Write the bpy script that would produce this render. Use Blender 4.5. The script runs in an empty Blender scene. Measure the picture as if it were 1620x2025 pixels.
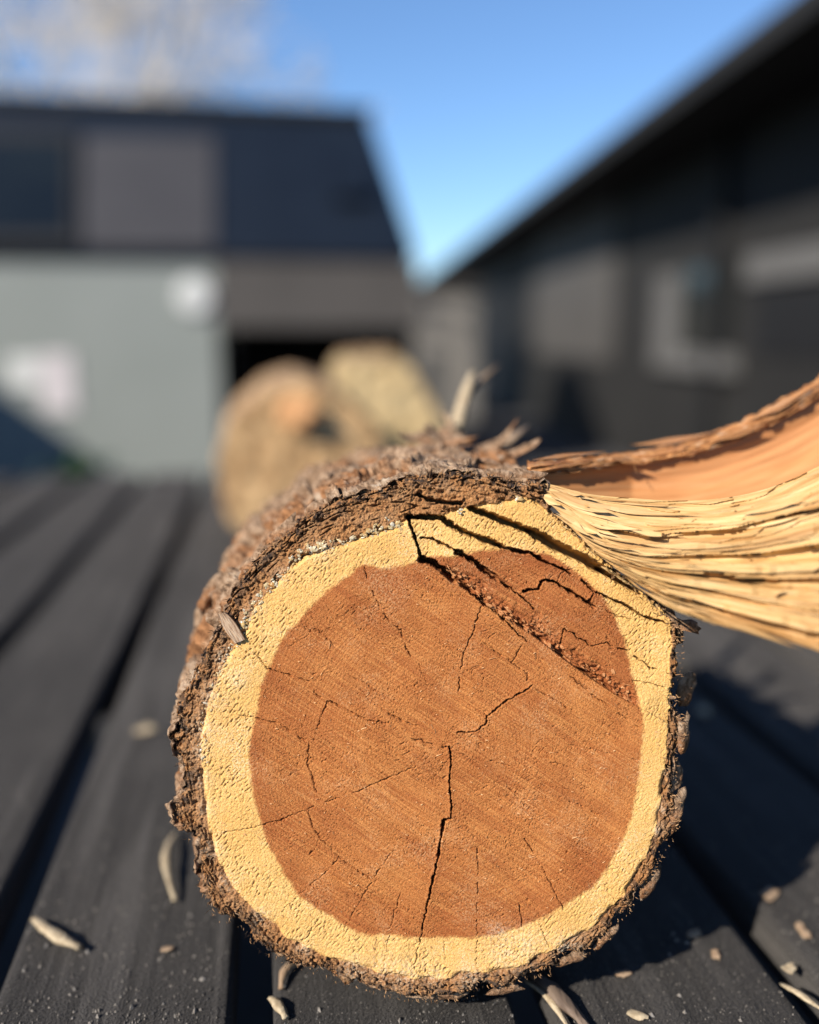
import bpy, bmesh, math, random
import numpy as np
from mathutils import Vector, Matrix

random.seed(7)
rng = np.random.default_rng(11)
scene = bpy.context.scene
R = math.radians

# ------------------------------------------------------------------ camera
IMW, IMH, F = 1620.0, 2025.0, 1700.0
PITCH = math.atan(352 / F)
YAW = R(9.2)
CAM_H = 0.352
ZC0 = 0.437                                     # distance of the cut face along the view axis
cam = bpy.data.objects.new('camera', bpy.data.cameras.new('camera'))
scene.collection.objects.link(cam)
cam.location = (0, 0, CAM_H)
cam.rotation_euler = (R(90) - PITCH, 0, -YAW)
cam.data.sensor_fit = 'HORIZONTAL'
cam.data.sensor_width = 36
cam.data.lens = 36 * F / IMW
cam.data.clip_start = 0.01
cam.data.clip_end = 2000
cam.data.dof.use_dof = True
cam.data.dof.focus_distance = ZC0 - 0.002
cam.data.dof.aperture_fstop = 1.9
scene.camera = cam

# ------------------------------------------------------------------ light
SUN_TRAVEL = Vector((1.22, 0.80, -1.0)).normalized()
SUN_POS = -SUN_TRAVEL
world = bpy.data.worlds.new('World')
scene.world = world
world.use_nodes = True
wn = world.node_tree
sky = wn.nodes.new('ShaderNodeTexSky')
sky.sky_type = 'NISHITA'
sky.sun_disc = False
sky.sun_elevation = math.asin(SUN_POS.z)
sky.sun_rotation = math.atan2(SUN_POS.x, SUN_POS.y)
sky.altitude = 300
sky.air_density = 1.05
sky.dust_density = 0.2
sky.ozone_density = 7.0
wn.nodes['Background'].inputs['Strength'].default_value = 0.10
wn.links.new(sky.outputs[0], wn.nodes['Background'].inputs['Color'])
sun = bpy.data.objects.new('sun', bpy.data.lights.new('sun', 'SUN'))
sun.data.energy = 5.0
sun.data.angle = R(0.5)
sun.data.color = (1.0, 0.93, 0.82)
sun.rotation_euler = SUN_TRAVEL.to_track_quat('-Z', 'Y').to_euler()
sun.location = (-3, -2, 4)
scene.collection.objects.link(sun)
scene.view_settings.view_transform = 'Standard'
scene.view_settings.look = 'None'
scene.view_settings.exposure = 0.85
scene.view_settings.gamma = 1.0
scene.view_settings.use_curve_mapping = False

# ------------------------------------------------------------------ geometry helpers
cth, sth, cps, sps = math.cos(PITCH), math.sin(PITCH), math.cos(YAW), math.sin(YAW)
RIGHT = np.array([cps, -sps, 0.0])
FWD = np.array([sps * cth, cps * cth, -sth])
UP = np.cross(RIGHT, FWD)
CAM = np.array([0, 0, CAM_H])
PX = ZC0 / F                                     # metres per photo pixel on the cut face


def ray(px, py):
    px = np.asarray(px, float); py = np.asarray(py, float)
    return FWD + ((px - IMW / 2) / F)[..., None] * RIGHT + ((IMH / 2 - py) / F)[..., None] * UP


def at_depth(px, py, zc):
    zc = np.asarray(zc, float)
    return CAM + ray(px, py) * zc[..., None]


def at_plane(px, py, p0, n):
    d = ray(px, py); n = np.asarray(n, float)
    t = ((np.asarray(p0, float) - CAM) @ n) / (d @ n)
    return CAM + d * np.asarray(t)[..., None]


def at_z(px, py, z=0.0): return at_plane(px, py, (0, 0, z), (0, 0, 1))
def at_y(px, py, y): return at_plane(px, py, (0, y, 0), (0, 1, 0))


def hsh(ix, iy, seed):
    h = np.sin(ix * 127.1 + iy * 311.7 + seed * 74.7) * 43758.5453
    return h - np.floor(h)


_ga = np.random.default_rng(3).uniform(0, 6.2831853, 65536)
GC, GS = np.cos(_ga), np.sin(_ga)


def vnoise(x, y, seed=0):
    """gradient noise, 0..1"""
    x = np.asarray(x, float); y = np.asarray(y, float)
    ix = np.floor(x); iy = np.floor(y); fx = x - ix; fy = y - iy
    ux = fx * fx * fx * (fx * (fx * 6 - 15) + 10); uy = fy * fy * fy * (fy * (fy * 6 - 15) + 10)
    jx = ix.astype(np.int64); jy = iy.astype(np.int64); sd = int(seed) * 83492791 + 1013904223
    def g(ox, oy):
        k = (jx + ox) * 73856093 ^ (jy + oy) * 19349663 ^ sd
        k = (k ^ (k >> 13)) & 65535
        return GC[k] * (fx - ox) + GS[k] * (fy - oy)
    a = g(0, 0); b = g(1, 0); c = g(0, 1); d = g(1, 1)
    n = (a + (b - a) * ux) * (1 - uy) + (c + (d - c) * ux) * uy
    return np.clip(0.5 + 0.72 * n, 0, 1)


def fbm(x, y, o=4, seed=0, gain=0.5):
    s = 0; a = 1; t = 0
    for k in range(o):
        s = s + a * (vnoise(x + 17.3 * k, y - 9.1 * k, seed + k) * 2 - 1); t += a; a *= gain
        x, y = 1.62 * x - 1.18 * y, 1.18 * x + 1.62 * y
    return 1.35 * s / t


def fbs(x, y, o=3, seed=0, gain=0.5):
    """without turning the octaves: keeps a stretched grain direction"""
    s = 0; a = 1; t = 0
    for k in range(o):
        s = s + a * (vnoise(x * 2 ** k + 17.3 * k, y * 2 ** k - 9.1 * k, seed + k) * 2 - 1); t += a; a *= gain
    return 1.35 * s / t


def ridge(x, y, o=3, seed=0):
    s = 0; a = 1; t = 0
    for k in range(o):
        s = s + a * (1 - np.abs(vnoise(x * 2 ** k + 3.7 * k, y * 2 ** k, seed + k) * 2 - 1) * 2.6); t += a; a *= 0.5
    return s / t


def cells(x, y, seed=0):
    """distance gap between the two nearest cell points, and the nearest cell's random value"""
    ix = np.floor(x); iy = np.floor(y); d1 = np.full(x.shape, 9.0); d2 = np.full(x.shape, 9.0); idv = np.zeros(x.shape)
    for ox in (-1, 0, 1):
        for oy in (-1, 0, 1):
            cx, cy = ix + ox, iy + oy
            px, py = cx + hsh(cx, cy, seed), cy + hsh(cx, cy, seed + 1)
            d = np.hypot(x - px, y - py); r = hsh(cx, cy, seed + 2)
            near = d < d1
            d2 = np.where(near, d1, np.minimum(d2, d)); idv = np.where(near, r, idv); d1 = np.where(near, d, d1)
    return d2 - d1, idv


def sstep(a, b, x):
    t = np.clip((x - a) / (b - a), 0, 1)
    return t * t * (3 - 2 * t)


def link(o, parent=None):
    scene.collection.objects.link(o)
    if parent is not None:
        o.parent = parent
    return o


def empty(name, loc, label=None, cat=None, group=None, kind=None):
    o = bpy.data.objects.new(name, None)
    o.location = loc
    o.empty_display_size = 0.05
    link(o)
    return tag(o, label, cat, group, kind)


def tag(o, label=None, cat=None, group=None, kind=None):
    if label: o['label'] = label
    if cat: o['category'] = cat
    if group: o['group'] = group
    if kind: o['kind'] = kind
    return o


def wloc(o):
    v = Vector(o.location)
    while o.parent is not None:
        o = o.parent; v = v + Vector(o.location)
    return np.array(v)


def np_mesh(name, verts, faces, mat, parent=None, smooth=True, attrs=None, origin=None):
    """verts in world space; faces (n,4) or (n,3) arrays or list"""
    verts = np.asarray(verts, float)
    off = wloc(parent) if parent is not None else np.zeros(3)
    o_loc = np.zeros(3)
    if origin is not None:
        o_loc = np.asarray(origin, float) - off
    me = bpy.data.meshes.new(name)
    v = verts - off - o_loc
    if isinstance(faces, np.ndarray):
        n, k = faces.shape
        me.vertices.add(len(v)); me.vertices.foreach_set('co', v.astype(np.float32).ravel())
        me.loops.add(n * k); me.loops.foreach_set('vertex_index', faces.astype(np.int32).ravel())
        me.polygons.add(n)
        me.polygons.foreach_set('loop_start', (np.arange(n) * k).astype(np.int32))
        me.polygons.foreach_set('loop_total', np.full(n, k, np.int32))
        me.update(calc_edges=True)
    else:
        me.from_pydata([tuple(p) for p in v], [], faces)
    me.validate()
    if smooth:
        me.polygons.foreach_set('use_smooth', np.ones(len(me.polygons), bool))
    if attrs:
        for k2, a in attrs.items():
            at = me.attributes.new(k2, 'FLOAT', 'POINT')
            at.data.foreach_set('value', np.asarray(a, np.float32).ravel())
    me.materials.append(mat)
    o = bpy.data.objects.new(name, me)
    o.location = o_loc
    return link(o, parent)


def grid_faces(nu, nv, wrap=False):
    i, j = np.meshgrid(np.arange(nu - (0 if wrap else 1)), np.arange(nv - 1), indexing='ij')
    i2 = (i + 1) % nu
    return np.stack([i * nv + j, i2 * nv + j, i2 * nv + j + 1, i * nv + j + 1], -1).reshape(-1, 4)


def box_verts(x0, x1, y0, y1, z0, z1):
    v = [(x, y, z) for x in (x0, x1) for y in (y0, y1) for z in (z0, z1)]
    f = [(0, 1, 3, 2), (4, 6, 7, 5), (0, 4, 5, 1), (2, 3, 7, 6), (0, 2, 6, 4), (1, 5, 7, 3)]
    return v, f


def box(name, x0, x1, y0, y1, z0, z1, mat, parent=None, bevel=0.0, origin=None):
    v, f = box_verts(x0, x1, y0, y1, z0, z1)
    o = np_mesh(name, v, f, mat, parent, smooth=False, origin=origin)
    if bevel:
        m = o.modifiers.new('bevel', 'BEVEL'); m.width = bevel; m.segments = 3
    return o


def prism(name, quad_front, thick_vec, mat, parent=None, smooth=False):
    q = [np.asarray(p, float) for p in quad_front]; t = np.asarray(thick_vec, float); n = len(q)
    v = q + [p + t for p in q]
    f = [tuple(range(n)), tuple(range(2 * n - 1, n - 1, -1))] + [(i, i + n, (i + 1) % n + n, (i + 1) % n) for i in range(n)]
    o = np_mesh(name, v, f, mat, parent, smooth=smooth)
    bm = bmesh.new(); bm.from_mesh(o.data); bmesh.ops.recalc_face_normals(bm, faces=bm.faces); bm.to_mesh(o.data); bm.free()
    return o


# ------------------------------------------------------------------ materials
ALBEDO = 0.71


class NT:
    def __init__(self, name):
        self.m = bpy.data.materials.new(name); self.m.use_nodes = True
        self.t = self.m.node_tree; self.b = self.t.nodes['Principled BSDF']

    def n(self, typ, **kw):
        nd = self.t.nodes.new('ShaderNode' + typ)
        for k, v in kw.items():
            if k.startswith('i_'):
                key = k[2:]
                nd.inputs[int(key) if key.isdigit() else key].default_value = v
            else:
                setattr(nd, k, v)
        return nd

    def l(self, a, b): self.t.links.new(a, b)

    def coords(self, scale=(1, 1, 1), rot=(0, 0, 0), which='Object'):
        tc = self.n('TexCoord'); mp = self.n('Mapping')
        mp.inputs['Scale'].default_value = scale; mp.inputs['Rotation'].default_value = rot
        self.l(tc.outputs[which], mp.inputs['Vector']); return mp.outputs[0]

    def noise(self, vec, scale, detail=5, rough=0.55, dist=0.0):
        nd = self.n('TexNoise'); nd.inputs['Scale'].default_value = scale
        nd.inputs['Detail'].default_value = detail; nd.inputs['Roughness'].default_value = rough
        nd.inputs['Distortion'].default_value = dist
        self.l(vec, nd.inputs['Vector']); return nd.outputs['Fac']

    def ramp(self, fac, stops):
        nd = self.n('ValToRGB'); e = nd.color_ramp.elements
        while len(e) < len(stops): e.new(0.5)
        for k, (p, c) in enumerate(stops):
            e[k].position = p; e[k].color = (*c, 1) if len(c) == 3 else c
        self.l(fac, nd.inputs[0]); return nd.outputs[0]

    def mix(self, fac, a, b, mode='MIX'):
        nd = self.n('Mix', data_type='RGBA', blend_type=mode)
        for sock, val in ((0, fac), (6, a), (7, b)):
            if hasattr(val, 'is_linked'): self.l(val, nd.inputs[sock])
            elif sock == 0: nd.inputs[0].default_value = val
            else: nd.inputs[sock].default_value = (*val, 1)
        return nd.outputs[2]

    def math(self, op, a, b=0.0, clamp=False):
        nd = self.n('Math', operation=op, use_clamp=clamp)
        for k, val in enumerate((a, b)):
            if hasattr(val, 'is_linked'): self.l(val, nd.inputs[k])
            else: nd.inputs[k].default_value = val
        return nd.outputs[0]

    def attr(self, name): return self.n('Attribute', attribute_name=name).outputs['Fac']

    def bump(self, h, dist, strength=1.0):
        nd = self.n('Bump'); nd.inputs['Strength'].default_value = strength; nd.inputs['Distance'].default_value = dist
        self.l(h, nd.inputs['Height']); self.l(nd.outputs[0], self.b.inputs['Normal'])

    def col(self, c):
        # every colour below is written a little high; ALBEDO brings it to the real reflectance
        self.l(self.mix(1.0, c, (ALBEDO,) * 3, 'MULTIPLY'), self.b.inputs['Base Color'])

    def set(self, **kw):
        for k, v in kw.items(): self.b.inputs[k.replace('_', ' ')].default_value = v


def simple_mat(name, c0, c1, scale=5, rough=0.7, bump=0.0, bscale=None, stretch=(1, 1, 1), spec=0.3):
    m = NT(name); v = m.coords(stretch)
    f = m.noise(v, scale)
    m.col(m.ramp(f, [(0.3, c0), (0.7, c1)]))
    m.set(Roughness=rough); m.b.inputs['Specular IOR Level'].default_value = spec
    if bump:
        m.bump(m.noise(v, bscale or scale * 6), bump)
    return m.m


# cut wood: the masks heart / barkm / crust say what kind of tissue a spot is
def mat_cut_wood():
    m = NT('cut_wood'); v = m.coords()
    heart, barkm, crust, torn, tone = m.attr('heart'), m.attr('barkm'), m.attr('crust'), m.attr('torn'), m.attr('tone')
    fine = m.noise(v, 1900, 3, 0.6); fine2 = m.noise(v, 1050, 4, 0.65); mid = m.noise(v, 330, 5, 0.65); big = m.noise(v, 24, 3)
    rr = m.attr('ringr')
    wob = m.math('ADD', rr, m.math('MULTIPLY', m.noise(v, 30, 3), 0.006))
    cx = m.n('CombineXYZ'); m.l(wob, cx.inputs[0])
    ring = m.noise(cx.outputs[0], 700, 2, 0.5); ring2 = m.noise(cx.outputs[0], 120, 2, 0.5)
    rs = m.math('SINE', m.math('MULTIPLY', wob, 3700.0)); rs2 = m.math('MULTIPLY', m.math('ADD', rs, 1.0), 0.5)
    cs = m.n('CombineXYZ'); m.l(m.attr('ua'), cs.inputs[0]); m.l(m.attr('ub'), cs.inputs[1])
    streak = m.noise(cs.outputs[0], 1.0, 4, 0.6)
    cs2 = m.n('CombineXYZ'); m.l(m.attr('ua'), cs2.inputs[0]); m.l(m.math('MULTIPLY', m.attr('ub'), 2.2), cs2.inputs[1])
    saw = m.noise(cs2.outputs[0], 1.0, 3, 0.5)
    wb = [(0.42, (0, 0, 0)), (0.62, (1, 1, 1))]
    sap = m.ramp(fine2, [(0.31, (0.58, 0.29, 0.055)), (0.43, (0.93, 0.60, 0.185)), (0.70, (1.0, 0.76, 0.32))])
    sap = m.mix(m.math('MULTIPLY', m.ramp(ring, wb), 0.30), sap, (0.76, 0.43, 0.105))
    sap = m.mix(m.math('MULTIPLY', m.ramp(streak, wb), 0.22), sap, (0.78, 0.45, 0.12))
    sap = m.mix(m.math('MULTIPLY', m.ramp(mid, wb), 0.25), sap, (0.98, 0.69, 0.27))
    sap = m.mix(m.math('MULTIPLY', m.ramp(m.noise(v, 38, 4, 0.6), wb), 0.45), sap, (0.84, 0.49, 0.13))
    hrt = m.ramp(fine2, [(0.30, (0.33, 0.090, 0.018)), (0.45, (0.66, 0.225, 0.050)), (0.68, (0.90, 0.40, 0.120))])
    hrt = m.mix(m.math('MULTIPLY', m.ramp(streak, [(0.40, (0, 0, 0)), (0.60, (1, 1, 1))]), 0.5), hrt, (0.38, 0.105, 0.025))
    hrt = m.mix(m.math('MULTIPLY', m.ramp(mid, wb), 0.30), hrt, (0.76, 0.29, 0.075))
    rmask = m.ramp(m.noise(v, 16, 3), [(0.42, (0.25, 0.25, 0.25)), (0.6, (1, 1, 1))])
    hrt = m.mix(m.math('MULTIPLY', m.math('MULTIPLY', m.ramp(ring, [(0.44, (0, 0, 0)), (0.58, (1, 1, 1))]), 0.5), rmask), hrt, (0.36, 0.098, 0.022))
    hrt = m.mix(m.math('MULTIPLY', m.ramp(ring2, wb), 0.35), hrt, (0.80, 0.33, 0.095))
    hrt = m.mix(m.math('MULTIPLY', m.ramp(big, [(0.45, (0, 0, 0)), (0.65, (1, 1, 1))]), 0.45), hrt, (0.45, 0.125, 0.028))
    hrt = m.mix(m.math('MULTIPLY', m.ramp(saw, [(0.48, (0, 0, 0)), (0.62, (1, 1, 1))]), 0.5), hrt, (0.92, 0.42, 0.13))
    hrt = m.mix(m.math('MULTIPLY', tone, 0.55), hrt, (0.40, 0.100, 0.022))
    hrt = m.mix(m.math('MULTIPLY', m.ramp(fine, [(0.60, (0, 0, 0)), (0.70, (1, 1, 1))]), 0.4), hrt, (0.80, 0.46, 0.22))
    gm = m.ramp(m.noise(v, 11, 3), [(0.40, (0.15, 0.15, 0.15)), (0.6, (1, 1, 1))])
    hrt = m.mix(m.math('MULTIPLY', m.math('MULTIPLY', m.ramp(rs2, [(0.55, (0, 0, 0)), (0.95, (1, 1, 1))]), gm), 0.42), hrt, (0.40, 0.11, 0.025))
    sap = m.mix(m.math('MULTIPLY', m.math('MULTIPLY', m.ramp(rs2, [(0.55, (0, 0, 0)), (0.95, (1, 1, 1))]), gm), 0.35), sap, (0.74, 0.41, 0.10))
    hrt = m.mix(m.math('MULTIPLY', torn, 0.55), hrt, (0.38, 0.105, 0.030))
    brk = m.ramp(m.noise(v, 800, 5, 0.7), [(0.30, (0.085, 0.031, 0.010)), (0.46, (0.34, 0.145, 0.048)), (0.70, (0.60, 0.32, 0.13))])
    brk = m.mix(m.math('MULTIPLY', m.ramp(m.noise(v, 90, 4, 0.6), [(0.45, (0, 0, 0)), (0.62, (1, 1, 1))]), 0.6), brk, m.mix(0.5, brk, (0.40, 0.27, 0.16)))
    brk = m.mix(m.math('MULTIPLY', m.attr('rim'), m.ramp(m.noise(v, 190, 5, 0.7), [(0.46, (0, 0, 0)), (0.55, (1, 1, 1))])), brk, (0.045, 0.028, 0.020))
    dust = m.math('MULTIPLY', m.ramp(m.noise(v, 42, 4, 0.65), [(0.52, (0, 0, 0)), (0.66, (1, 1, 1))]), m.ramp(fine2, [(0.46, (0, 0, 0)), (0.60, (1, 1, 1))]))
    hrt = m.mix(m.math('MULTIPLY', dust, 0.5), hrt, (0.95, 0.56, 0.28))
    hrt = m.mix(1.0, hrt, (0.79, 0.76, 0.75), 'MULTIPLY'); sap = m.mix(m.math('MULTIPLY', dust, 0.6), sap, (1.0, 0.84, 0.50)); sap = m.mix(1.0, sap, (0.93, 0.855, 0.88), 'MULTIPLY')
    c = m.mix(heart, sap, hrt)
    c = m.mix(barkm, c, brk)
    cr = m.math('MULTIPLY', crust, m.ramp(m.noise(v, 700, 4, 0.7), [(0.42, (0, 0, 0)), (0.60, (1, 1, 1))]))
    c = m.mix(m.math('MULTIPLY', cr, 0.5), c, (0.80, 0.68, 0.50))
    m.col(c)
    m.set(Roughness=0.75); m.b.inputs['Specular IOR Level'].default_value = 0.25
    h = m.math('ADD', m.math('MULTIPLY', fine, 0.5), m.math('MULTIPLY', fine2, 1.0))
    h = m.math('ADD', h, m.math('MULTIPLY', ring, -0.25))
    m.bump(h, 0.0009, 0.9)
    return m.m


def mat_bark():
    m = NT('bark'); v = m.coords((1, 0.35, 1)); v2 = m.coords()
    bare = m.attr('bare')
    a = m.noise(v, 260, 6, 0.7, 0.4); b = m.noise(v2, 26, 4)
    c = m.ramp(a, [(0.32, (0.040, 0.022, 0.013)), (0.46, (0.27, 0.165, 0.098)), (0.68, (0.62, 0.44, 0.295))])
    red = m.ramp(a, [(0.32, (0.085, 0.030, 0.012)), (0.68, (0.56, 0.27, 0.12))])
    c = m.mix(m.ramp(b, [(0.48, (0, 0, 0)), (0.60, (1, 1, 1))]), c, red)
    c = m.mix(m.ramp(m.noise(v2, 70, 4, 0.6), [(0.60, (0, 0, 0)), (0.70, (1, 1, 1))]), c, (0.52, 0.40, 0.29))
    c = m.mix(bare, c, m.ramp(a, [(0.3, (0.60, 0.36, 0.13)), (0.7, (0.88, 0.64, 0.32))]))
    m.col(c); m.set(Roughness=0.9); m.b.inputs['Specular IOR Level'].default_value = 0.15
    h = m.math('ADD', m.noise(v, 420, 6, 0.7), m.math('MULTIPLY', m.noise(v2, 120, 5, 0.6), 1.6))
    m.bump(h, 0.0022, 0.9)
    return m.m


def mat_fibre(name, stops, along=(1, 1, 1), spec=0.3, bump=0.0009):
    m = NT(name)
    fa = m.attr('fib')                                # runs across the grain
    sl = m.attr('along')
    cx = m.n('CombineXYZ'); m.l(fa, cx.inputs[0]); m.l(sl, cx.inputs[1])
    f = m.noise(cx.outputs[0], 1.0, 5, 0.6)
    f2 = m.noise(cx.outputs[0], 0.16, 3, 0.5)
    c = m.ramp(f, stops)
    c = m.mix(m.math('MULTIPLY', m.ramp(f2, [(0.42, (0, 0, 0)), (0.60, (1, 1, 1))]), 0.5), c, tuple(x * y for x, y in zip(stops[0][1], (0.80, 0.70, 0.62))))
    m.col(c); m.set(Roughness=0.6); m.b.inputs['Specular IOR Level'].default_value = spec
    m.bump(f, bump, 0.7)
    return m.m


def mat_board():
    m = NT('charcoal_board')
    info = m.n('ObjectInfo'); tc = m.n('TexCoord'); add = m.n('VectorMath', operation='ADD'); sc = m.n('VectorMath', operation='SCALE')
    m.l(info.outputs['Random'], sc.inputs['Scale']); sc.inputs[0].default_value = (13, 7, 5)
    m.l(tc.outputs['Object'], add.inputs[0]); m.l(sc.outputs[0], add.inputs[1])
    mp = m.n('Mapping'); mp.inputs['Scale'].default_value = (1, 0.06, 1); m.l(add.outputs[0], mp.inputs[0])
    grain = m.noise(mp.outputs[0], 130, 6, 0.6, 0.3); wide = m.noise(mp.outputs[0], 22, 3)
    spk = m.noise(add.outputs[0], 620, 3, 0.6); pat = m.noise(add.outputs[0], 9, 4, 0.6)
    c = m.ramp(grain, [(0.28, (0.010, 0.0092, 0.0086)), (0.5, (0.026, 0.0238, 0.0222)), (0.75, (0.056, 0.051, 0.047))])
    c = m.mix(m.math('MULTIPLY', m.ramp(wide, [(0.42, (0, 0, 0)), (0.60, (1, 1, 1))]), 0.6), c, (0.013, 0.012, 0.0118))
    c = m.mix(m.math('MULTIPLY', m.ramp(m.noise(mp.outputs[0], 45, 4, 0.6), [(0.52, (0, 0, 0)), (0.66, (1, 1, 1))]), 0.55), c, (0.105, 0.096, 0.088))
    c = m.mix(m.math('MULTIPLY', m.ramp(pat, [(0.52, (0, 0, 0)), (0.7, (1, 1, 1))]), 0.35), c, (0.070, 0.063, 0.057))
    c = m.mix(m.math('MULTIPLY', m.ramp(spk, [(0.62, (0, 0, 0)), (0.70, (1, 1, 1))]), 0.6), c, (0.15, 0.14, 0.13))
    m.col(c); m.set(Roughness=0.75); m.b.inputs['Specular IOR Level'].default_value = 0.15
    m.b.inputs['Sheen Weight'].default_value = 0.09; m.b.inputs['Sheen Roughness'].default_value = 0.5; m.b.inputs['Sheen Tint'].default_value = (1.0, 0.92, 0.86, 1)
    h = m.math('ADD', m.math('MULTIPLY', grain, 1.2), m.math('MULTIPLY', spk, 1.2))
    m.bump(h, 0.0022, 1.0)
    return m.m


M_CUT = mat_cut_wood()
M_BARK = mat_bark()
M_FIB = mat_fibre('torn_sapwood', [(0.28, (0.38, 0.180, 0.052)), (0.45, (0.62, 0.370, 0.138)), (0.66, (0.77, 0.54, 0.26))])
M_PEACH = mat_fibre('inner_sapwood', [(0.28, (0.46, 0.185, 0.060)), (0.5, (0.60, 0.27, 0.098)), (0.75, (0.70, 0.37, 0.155))], spec=0.4, bump=0.0002)
M_INBARK = mat_fibre('inner_bark', [(0.33, (0.12, 0.045, 0.018)), (0.45, (0.48, 0.20, 0.068)), (0.58, (0.66, 0.32, 0.115)), (0.68, (0.78, 0.60, 0.44))], bump=0.0015)
M_BOARD = mat_board()
M_CHIP = simple_mat('pale_chip', (0.34, 0.25, 0.15), (0.60, 0.49, 0.33), 260, 0.7, 0.0008, 500, (1, 1, 1))
M_CHIPB = simple_mat('tan_chip', (0.30, 0.19, 0.11), (0.48, 0.34, 0.22), 160, 0.7, 0.0008, 500)
M_TWIG = simple_mat('dark_splinter', (0.06, 0.035, 0.025), (0.30, 0.22, 0.16), 90, 0.7, 0.001, 400, (1, 0.2, 1))
M_SPECK = simple_mat('pale_grit', (0.14, 0.125, 0.11), (0.34, 0.30, 0.26), 300, 0.35, spec=0.6)
M_TANBARK = simple_mat('tan_bark', (0.24, 0.14, 0.075), (0.52, 0.35, 0.20), 30, 0.9, 0.004, 90)
M_TANFACE = simple_mat('old_cut_face', (0.36, 0.20, 0.085), (0.74, 0.50, 0.26), 34, 0.85, 0.003, 150)
M_PALEFACE = simple_mat('pale_split_face', (0.58, 0.41, 0.20), (0.70, 0.53, 0.29), 16, 0.85, 0.002, 120)
M_ASPHALT = simple_mat('asphalt', (0.055, 0.053, 0.055), (0.085, 0.081, 0.083), 3, 0.9, 0.006, 120)
M_SAGE = simple_mat('sage_grey_paint', (0.275, 0.30, 0.28), (0.315, 0.338, 0.318), 1.2, 0.6)
M_NAVY = simple_mat('dark_slate_roof', (0.0045, 0.008, 0.015), (0.008, 0.013, 0.022), 1.5, 0.42, spec=0.35)
M_CHAR = simple_mat('charcoal_siding', (0.016, 0.0152, 0.0144), (0.025, 0.0237, 0.0225), 1.2, 0.75)
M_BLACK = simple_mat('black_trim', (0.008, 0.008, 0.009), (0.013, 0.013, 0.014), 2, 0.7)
M_FASCIA = simple_mat('brown_grey_fascia', (0.075, 0.068, 0.063), (0.10, 0.09, 0.083), 1.5, 0.7)
M_TRIM = simple_mat('mid_grey_trim', (0.12, 0.116, 0.112), (0.15, 0.146, 0.141), 2, 0.7)
M_PALEGREY = simple_mat('pale_grey_wall', (0.23, 0.215, 0.195), (0.30, 0.28, 0.255), 0.8, 0.8)
M_PANEL = simple_mat('grey_brown_panel', (0.034, 0.033, 0.038), (0.058, 0.056, 0.061), 0.8, 0.7)
M_DOOR = simple_mat('grey_door', (0.075, 0.070, 0.066), (0.105, 0.098, 0.092), 0.8, 0.7)
M_WHITE = simple_mat('white_paint', (0.74, 0.74, 0.72), (0.8, 0.8, 0.78), 4, 0.5)
M_PINKW = simple_mat('pinkish_white_paper', (0.70, 0.64, 0.65), (0.78, 0.72, 0.73), 4, 0.6)
M_GLASS = simple_mat('dark_window_glass', (0.006, 0.008, 0.009), (0.012, 0.015, 0.014), 1, 0.15, spec=0.5)
M_TREE = simple_mat('pale_bare_twigs', (0.74, 0.66, 0.57), (0.92, 0.85, 0.76), 3, 0.9)
M_GREEN = simple_mat('green_leaves', (0.03, 0.075, 0.025), (0.06, 0.13, 0.045), 30, 0.7)
M_RESIN = NT('resin')
M_RESIN.col(M_RESIN.ramp(M_RESIN.n('ObjectInfo').outputs['Random'], [(0.0, (0.78, 0.70, 0.55)), (0.5, (0.76, 0.60, 0.34)), (0.85, (0.76, 0.50, 0.20)), (1.0, (0.70, 0.28, 0.06))]))
M_RESIN.set(Roughness=0.3, IOR=1.5); M_RESIN.b.inputs['Transmission Weight'].default_value = 0.25
M_RESIN.b.inputs['Subsurface Weight'].default_value = 0.3; M_RESIN.b.inputs['Subsurface Radius'].default_value = (0.003, 0.002, 0.001)
M_RESIN = M_RESIN.m
M_FUZZ = simple_mat('bark_fuzz', (0.24, 0.12, 0.05), (0.50, 0.30, 0.15), 200, 0.8)

# ------------------------------------------------------------------ setting: ground
GZ = -1.15
np_mesh('ground', [(-400, -400, GZ), (400, -400, GZ), (400, 400, GZ), (-400, 400, GZ)], [(0, 1, 2, 3)], M_ASPHALT, smooth=False)
tag(bpy.data.objects['ground'], kind='structure')

# ------------------------------------------------------------------ deck of boards
deck = empty('deck', (0, 0, -0.04), kind='structure')
PITCH_B, GAP = 0.15, 0.021
XG = float(at_z(500, 2025)[0])                    # a gap between two boards passes here
Y_END = 2.28
first = None
for k in range(-15, 12):
    x0 = XG + k * PITCH_B + GAP / 2; x1 = x0 + PITCH_B - GAP
    yend = Y_END + random.uniform(-0.006, 0.006)
    if first is None:
        first = box('board', -(x1 - x0) / 2, (x1 - x0) / 2, -1.9, Y_END, -0.034, 0.0, M_BOARD, None, 0.008)
        first.parent = deck; o = first
    else:
        o = first.copy(); link(o); o.parent = deck
    o.location = ((x0 + x1) / 2, random.uniform(-0.006, 0.006), 0.04 + random.uniform(-0.0012, 0.0))
xl, xr = XG - 15 * PITCH_B, XG + 12 * PITCH_B
for yj in (-1.6, -0.4, 0.02, 1.25, 2.15):
    box('joist', xl, xr, yj - 0.022, yj + 0.022, -0.20, -0.0365, M_CHAR, deck)
for xp in (xl + 0.1, (xl + xr) / 2, xr - 0.1):
    for yp in (-1.52, 2.06):
        box('post', xp - 0.05, xp + 0.05, yp - 0.05, yp + 0.05, GZ - 0.02, -0.2, M_CHAR, deck)

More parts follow.
